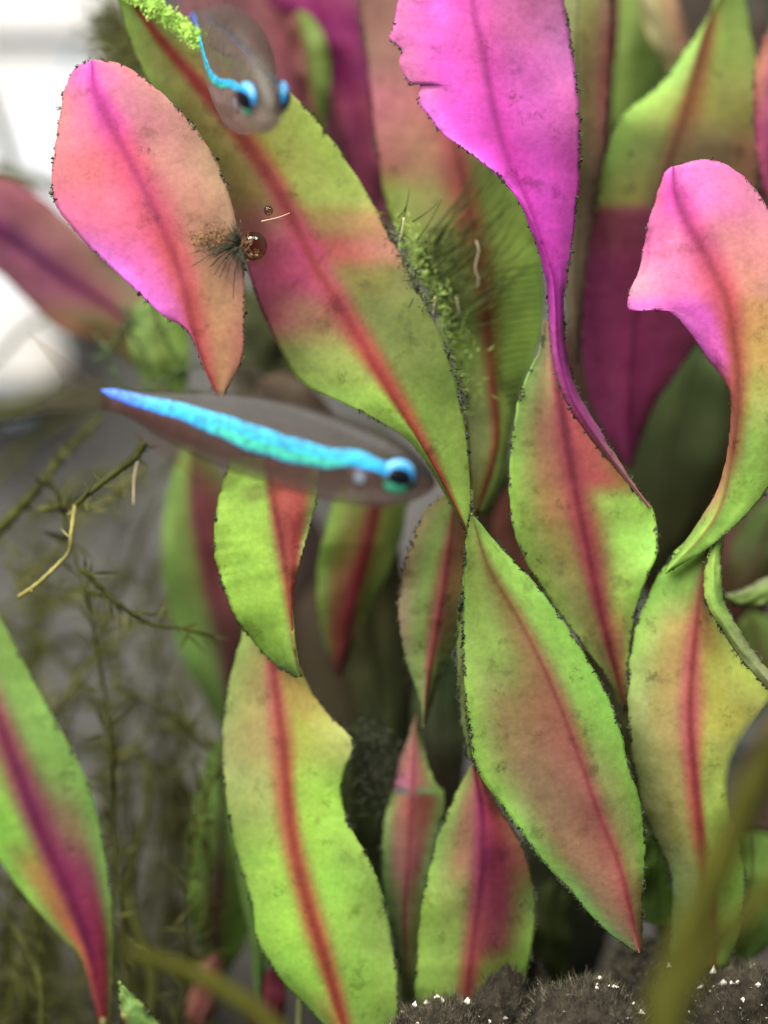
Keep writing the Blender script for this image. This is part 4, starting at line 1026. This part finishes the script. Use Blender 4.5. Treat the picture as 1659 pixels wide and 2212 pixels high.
# ------------------------------------------------------------------ moss strands
def strand(label, group, pts, r0, r1, mat, leaflets=0, seed=0, foot=None, nl=1.0):
    r = random.Random(seed)
    if foot is not None: pts = [(foot[0], ypx(foot[1]), foot[1])] + pts
    base = P(*pts[0])
    p3 = cr([P(*q) for q in pts], 34)
    v, f = tube_mesh(p3, [(r0 + (r1 - r0) * i / 33) * S * MM * 0.5 * (1 + 0.12 * math.sin(i * 2.1 + seed)) for i in range(34)], 7)
    o = new_obj('moss_strand', v, f, mat, None, base); o.location = base
    tag(o, label, 'moss', group)
    if leaflets:
        lv = []; lf = []
        for _ in range(leaflets):
            i = r.randrange(1, 33); p = p3[i].lerp(p3[i - 1], r.random()); t = (p3[i] - p3[i - 1]).normalized()
            dv = (t * r.uniform(0.2, 1) + Vector((r.gauss(0, .6), r.gauss(0, .6), r.gauss(0, .6)))).normalized() * r.uniform(0.4, 1.5) * nl * MM
            wv = dv.cross(Vector((r.gauss(0, 1), r.gauss(0, 1), r.gauss(0, 1)))).normalized() * r.uniform(0.06, 0.16) * MM
            q = len(lv); lv += [p, p + dv * .45 + wv, p + dv, p + dv * .45 - wv]; lf.append((q, q + 1, q + 2, q + 3))
        lo = new_obj('leaflets', lv, lf, mat, o, base, smooth=False); lo['kind'] = 'stuff'
    return o
GL = 'olive moss strands before the grey back panel'
LB = 'thin olive moss strand trailing before the grey back panel'
rs = random.Random(21)
paths = [
    [(330, 2300, 30), (230, 1700, 34), (330, 1400, 36), (400, 1200, 38), (480, 1010, 36)],
    [(60, 2300, 26), (110, 1750, 28), (160, 1500, 28), (270, 1240, 28), (340, 1080, 26)],
    [(200, 2300, 22), (280, 1900, 24), (250, 1600, 24), (130, 1420, 24), (-20, 1330, 24)],
    [(120, 2300, 40), (60, 1900, 40), (40, 1560, 42), (90, 1300, 44), (200, 1130, 44), (330, 1050, 44)],
    [(-40, 1180, 12), (60, 1080, 12), (140, 980, 14), (220, 900, 16)],
    [(-30, 1060, 40), (60, 960, 40), (150, 900, 42), (300, 850, 44)],
    [(-30, 1330, 46), (100, 1290, 46), (220, 1250, 46), (340, 1290, 46)],
    [(300, 2300, 34), (360, 1980, 34), (400, 1750, 36), (360, 1560, 36), (260, 1480, 38)],
    [(20, 2300, 18), (20, 1980, 18), (70, 1900, 20), (160, 1830, 20), (250, 1720, 22)],
    [(160, 2300, 44), (200, 2000, 46), (300, 1800, 46), (420, 1700, 46)],
    [(280, 2300, 12), (330, 2120, 14), (280, 1940, 16), (320, 1720, 18), (300, 1600, 20)],
    [(80, 2300, 10), (90, 2150, 10), (60, 2060, 11), (20, 1990, 12), (-30, 1960, 12)],
    [(-30, 1480, 30), (60, 1420, 30), (180, 1380, 30), (250, 1440, 32), (290, 1530, 34)],
    [(60, 2300, 50), (150, 1980, 50), (240, 1760, 50), (330, 1650, 50), (420, 1560, 50)],
    [(-30, 1700, 38), (100, 1640, 38), (230, 1620, 38), (380, 1660, 38)],
]
for i, p in enumerate(paths):
    foot = (p[0][0], p[0][2]) if p[0][1] > 2200 else None
    q = p[1:] if foot else p
    strand(LB, GL, [(x, y, d) for x, y, d in q], rs.uniform(20, 40), rs.uniform(9, 18), M_MOSS, 90, i, foot)
GF = 'feathery moss sprigs on the grey back panel'
LF = 'feathery olive moss sprig rising with fine needles before the grey back panel'
for i in range(34):
    d = rs.uniform(10, 48); x = rs.uniform(-60, 470); lean = rs.uniform(-0.5, 0.5); top = rs.uniform(900, 1950)
    pts = []; yb = 2260
    for j in range(6):
        q = j / 5; y = yb + (top - yb) * q
        pts.append((x + lean * (yb - y) * 0.45 + 60 * math.sin(q * 4 + i) * q, y, d + rs.uniform(-1, 1)))
    strand(LF, GF, pts, rs.uniform(7, 14), rs.uniform(4, 7), (M_MOSS, M_MOSS, M_MOSS2)[i % 3], 150, 100 + i, (x, d), 2.2)
GX = 'slanting moss twigs crossing the grey back panel'
for i in range(22):
    d = rs.uniform(6, 40); x = rs.uniform(-120, 260); y = rs.uniform(1000, 2100); ang = rs.choice((-1, 1)) * rs.uniform(0.35, 1.0); ln = rs.uniform(220, 480)
    pts = [(x + ln * q / 4 * math.cos(ang), y - ln * q / 4 * math.sin(ang) + 26 * math.sin(q * 1.3 + i), d + q * 0.5) for q in range(5)]
    strand('thin slanting moss twig tangled among the upright sprigs before the grey back panel', GX, pts, rs.uniform(9, 16), rs.uniform(4, 8), (M_MOSS, M_MOSS2)[i % 2], 60, 300 + i, None, 1.8)
GW = 'dark strands crossing the white box'
LW = 'dark olive blurred strand crossing the white plastic box'
strand(LW, GW, [(-60, 60, 40), (-30, 180, 40), (10, 300, 40), (40, 390, 40), (120, 500, 40)], 30, 26, M_MOSS, 0, 40)
strand(LW, GW, [(-60, 360, 38), (20, 376, 38), (90, 396, 38), (160, 430, 38)], 40, 30, M_MOSS, 0, 41)
strand(LW, GW, [(-60, 820, 34), (0, 770, 34), (50, 715, 34), (110, 680, 34)], 18, 14, M_MOSS, 0, 42)
strand('dark strand lying along the lower rim of the white plastic box', GW, [(-60, 905, 44), (40, 880, 44), (130, 858, 44), (230, 850, 44)], 46, 30, M_MOSS, 20, 43)
strand('sharp yellow-olive bent moss strand at mid-height left of the lime leaves', 'bent yellow strands', [(40, 1290, 5), (80, 1262, 4), (130, 1215, 4), (150, 1190, 4), (154, 1150, 4), (162, 1090, 5)], 11, 10, M_MOSSY, 10, 50)
strand('olive moss strand rising from the bent yellow one to the striped fish', 'bent yellow strands', [(162, 1092, 5), (200, 1060, 5), (250, 1020, 5), (290, 990, 6), (312, 955, 6)], 11, 22, M_MOSS, 24, 51)
strand('thin pale moss twig forking below the tail of the striped fish', 'bent yellow strands', [(312, 955, 6), (300, 985, 6), (290, 1030, 6), (288, 1090, 6)], 7, 3, M_PALE, 0, 52)
for i, p in enumerate([[(205, 720, 15), (232, 770, 15), (262, 830, 15), (300, 850, 15)], [(262, 660, 15), (285, 720, 15), (318, 780, 15), (330, 850, 15)], [(325, 620, 14), (336, 680, 14), (362, 740, 14), (390, 790, 14)],
                       [(300, 850, 14), (340, 830, 14), (390, 800, 14), (430, 790, 14)], [(225, 770, 15), (260, 720, 15), (300, 690, 15)], [(330, 850, 14), (380, 860, 14), (430, 850, 14)]]):
    strand('dark green moss thread in the tangle under the tip of the purple-pink leaf', 'moss threads beside the purple-pink leaf', p, 9, 6, plain('dark_green_moss', (0.03, 0.05, 0.012), 0.6, 0.2) if i == 0 else bpy.data.materials['dark_green_moss'], 26, 60 + i)

# ------------------------------------------------------------------ tufts: bright moss between the leaves, hair algae, bubbles
def tuft(name, label, cat, pts, count, spread, ln, mat, seed, wid=(0.03, 0.09), bias=(0, 0, 0), group=None, quad=True):
    """leafy mass spread round a px polyline; one object nobody could count"""
    r = random.Random(seed); p3 = cr([P(*q) for q in pts], 40); base = p3[0].copy(); v = []; f = []
    for _ in range(count):
        p = r.choice(p3) + Vector((r.gauss(0, spread), r.gauss(0, spread * .5), r.gauss(0, spread))) * MM
        dv = (Vector(bias) + Vector((r.gauss(0, 1), r.gauss(0, .6), r.gauss(0, 1)))).normalized() * r.uniform(*ln) * MM
        wv = dv.cross(Vector((r.gauss(0, .5), 1, r.gauss(0, .5)))).normalized() * r.uniform(*wid) * MM
        q = len(v)
        if quad: v += [p, p + dv * .4 + wv, p + dv, p + dv * .4 - wv]; f.append((q, q + 1, q + 2, q + 3))
        else: v += [p - wv, p + wv, p + dv]; f.append((q, q + 1, q + 2))
    o = new_obj(name, v, f, mat, None, base, smooth=False); o.location = base
    tag(o, label, cat, group); o['kind'] = 'stuff'
    return o
tuft('moss_clump', 'bright green moss tangle caught between the long leaf and the veined green leaf', 'moss', [(862, 490, 6), (890, 560, 6), (920, 640, 6), (950, 720, 6.5), (985, 800, 7), (1005, 880, 7)], 800, 0.75, (0.3, 1.0), M_MOSSG, 5, (0.03, 0.09))
tuft('moss_clump', 'dark moss fringe along the edge of the long red-ribbed leaf', 'moss', [(850, 500, 4.6), (900, 620, 3.6), (940, 720, 3.4), (975, 800, 3.2), (1000, 880, 3.2)], 520, 0.35, (0.2, 0.9), M_FUZZ, 6, (0.02, 0.06))
tuft('green_algae', 'bright green crust of algae on the top edge of the long red-ribbed leaf', 'algae', [(250, -34, 4.6), (290, -12, 4.6), (335, 18, 4.6), (385, 52, 4.6), (434, 92, 4.6)], 3600, 0.24, (0.12, 0.40), M_FUZZG, 8, (0.04, 0.12))
tuft('moss_clump', 'dark olive moss hanging beside the white box above the salmon-pink leaf', 'moss', [(215, 40, 26), (255, 60, 24), (270, 130, 20), (285, 190, 16), (250, 20, 26)], 1300, 1.1, (0.4, 1.4), M_MOSS, 9, (0.05, 0.14))
tuft('moss_clump', 'dark moss patch in the hollow behind the notched lime leaf', 'moss', [(770, 1600, 9), (800, 1640, 9), (810, 1700, 9), (790, 1580, 10)], 900, 0.9, (0.4, 1.3), M_FUZZ, 10, (0.03, 0.07), (0, 0, 0.5))
tuft('moss_clump', 'dull green moss below the head of the striped fish tail side', 'moss', [(430, 850, 10), (470, 870, 10), (540, 840, 12), (560, 800, 12)], 700, 0.8, (0.3, 1.0), M_MOSS, 12, (0.04, 0.1)) if False else None

def filaments(name, label, cat, lines, mat, w=(3, 1), group=None):
    base = P(*lines[0][0]); v = []; f = []
    for ln in lines:
        p3 = cr([P(*q) for q in ln], 12)
        tv, tf = tube_mesh(p3, [(w[0] + (w[1] - w[0]) * i / 11) * S * MM * 0.5 for i in range(12)], 5)
        q = len(v); v += tv; f += [tuple(a + q for a in t) for t in tf]
    o = new_obj(name, v, f, mat, None, base); o.location = base
    tag(o, label, cat, group); o['kind'] = 'stuff'
    return o
r = random.Random(4); lines = []
for i in range(84):
    a = r.uniform(0.05, 1.0); x0 = 905 + r.uniform(-10, 70); y0 = 560 + (x0 - 905) * 1.9 + r.uniform(-30, 30)
    L_ = r.uniform(90, 300) * (0.6 + 0.6 * a); ang = math.radians(18 + 42 * a + r.uniform(-8, 8))
    x1 = x0 + L_ * math.cos(ang); y1 = y0 - L_ * math.sin(ang)
    lines.append([(x0, y0, 7.5), ((x0 + x1) / 2 + r.uniform(-6, 6), (y0 + y1) / 2 + r.uniform(2, 14), 8), (min(x1, 1165), y1, 8.5)])
for x0, y0, x1, y1 in ((862, 500, 885, 405), (860, 470, 880, 440), (935, 660, 905, 745), (890, 480, 945, 440), (900, 520, 955, 430)):
    lines.append([(x0, y0, 4.5), ((x0 + x1) / 2 + 3, (y0 + y1) / 2, 4.3), (x1, y1, 4)])
filaments('algae_and_vein_threads', 'fan of dark hair-algae threads over the veined green leaf', 'algae', lines, M_THREAD, (4.5, 1.5))
lines = [[(1028, 520, 7), (1034, 540, 7), (1026, 580, 7), (1034, 602, 7), (1030, 622, 7)], [(985, 640, 7), (990, 665, 7)][:2] + [(992, 680, 7)], [(940, 640, 5), (932, 690, 5), (924, 720, 5)],
         [(872, 470, 4), (868, 500, 4), (862, 520, 4)]]
filaments('pale_threads', 'few pale curled threads caught in the moss between the leaves', 'algae', lines, M_PALE, (3.5, 1.5))
# veins of the moss-hung leaf
lines = []
for i in range(22):
    y = 580 + i * 15; lines.append([(1056 + i * 0.8, y + 14, 9.2), (1100, y + 2 + 3 * math.sin(i), 9.0), (1162 - max(0, i - 8) * 4.2, y - 6, 9.3)])
filaments('algae_and_vein_threads', 'comb of fine dark side veins across the right half of the veined green leaf', 'algae', lines, plain('vein_thread', (0.050, 0.07, 0.012), 0.7, 0.1), (6, 5))
# tuft and bubble on the pink leaf edge
lines = []
for i in range(60):
    a = math.radians(r.uniform(95, 290)); L_ = r.uniform(30, 120) * (1.0 if 180 < math.degrees(a) < 260 else 0.55)
    x1 = 524 + L_ * math.cos(a); y1 = 532 - L_ * math.sin(a)
    lines.append([(524, 532, -0.6), ((524 + x1) / 2 - 6, (532 + y1) / 2 - 6, -1.4), (x1, y1, -1.2)])
filaments('algae_tuft', 'black hair-algae tuft on the right edge of the salmon-pink leaf', 'algae', lines, M_FUZZ, (4, 1.5))
tuft('brown_algae', 'soft brown algae smudge beside the black tuft on the salmon-pink leaf', 'algae', [(425, 522, -0.7), (450, 515, -0.8), (480, 512, -0.8), (505, 522, -0.8), (520, 540, -0.8)], 900, 0.38, (0.15, 0.6), plain('brown_smudge', (0.14, 0.075, 0.035), 0.8, 0.1), 15, (0.02, 0.05))

def bubble(label, x, y, d, rad):
    c = P(x, y, d)
    bm = bmesh.new(); bmesh.ops.create_uvsphere(bm, u_segments=24, v_segments=16, radius=rad * MM)
    for v in bm.verts: v.co.z *= 1.06
    me = bpy.data.meshes.new('air_bubble'); bm.to_mesh(me); bm.free(); me.polygons.foreach_set('use_smooth', [True] * len(me.polygons))
    m = bpy.data.materials.get('bubble_skin')
    if m is None:
        m, nt, N, L = nodes_of('bubble_skin'); out = N.new('ShaderNodeOutputMaterial')
        gl = N.new('ShaderNodeBsdfGlossy'); gl.inputs['Roughness'].default_value = 0.05; gl.inputs[0].default_value = (0.34, 0.32, 0.26, 1)
        tp = N.new('ShaderNodeBsdfTransparent'); tp.inputs[0].default_value = (0.66, 0.58, 0.44, 1)
        lw = N.new('ShaderNodeLayerWeight'); lw.inputs[0].default_value = 0.25
        ms = N.new('ShaderNodeMixShader'); L.new(lw.outputs['Facing'], ms.inputs[0]); L.new(tp.outputs[0], ms.inputs[1]); L.new(gl.outputs[0], ms.inputs[2]); L.new(ms.outputs[0], out.inputs[0])
    me.materials.append(m); o = bpy.data.objects.new('air_bubble', me); col.objects.link(o); o.location = c
    return tag(o, label, 'bubble')
bubble('round silvery air bubble clinging to the black algae tuft', 548, 532, 0.2, 0.92)
bubble('tiny air bubble above the round one beside the salmon-pink leaf', 580, 455, 1.0, 0.32)
filaments('pale_threads', 'single straight pale thread by the air bubbles', 'algae', [[(565, 478, 1), (600, 470, 1), (626, 460, 1)]], M_PALE, (3, 1))
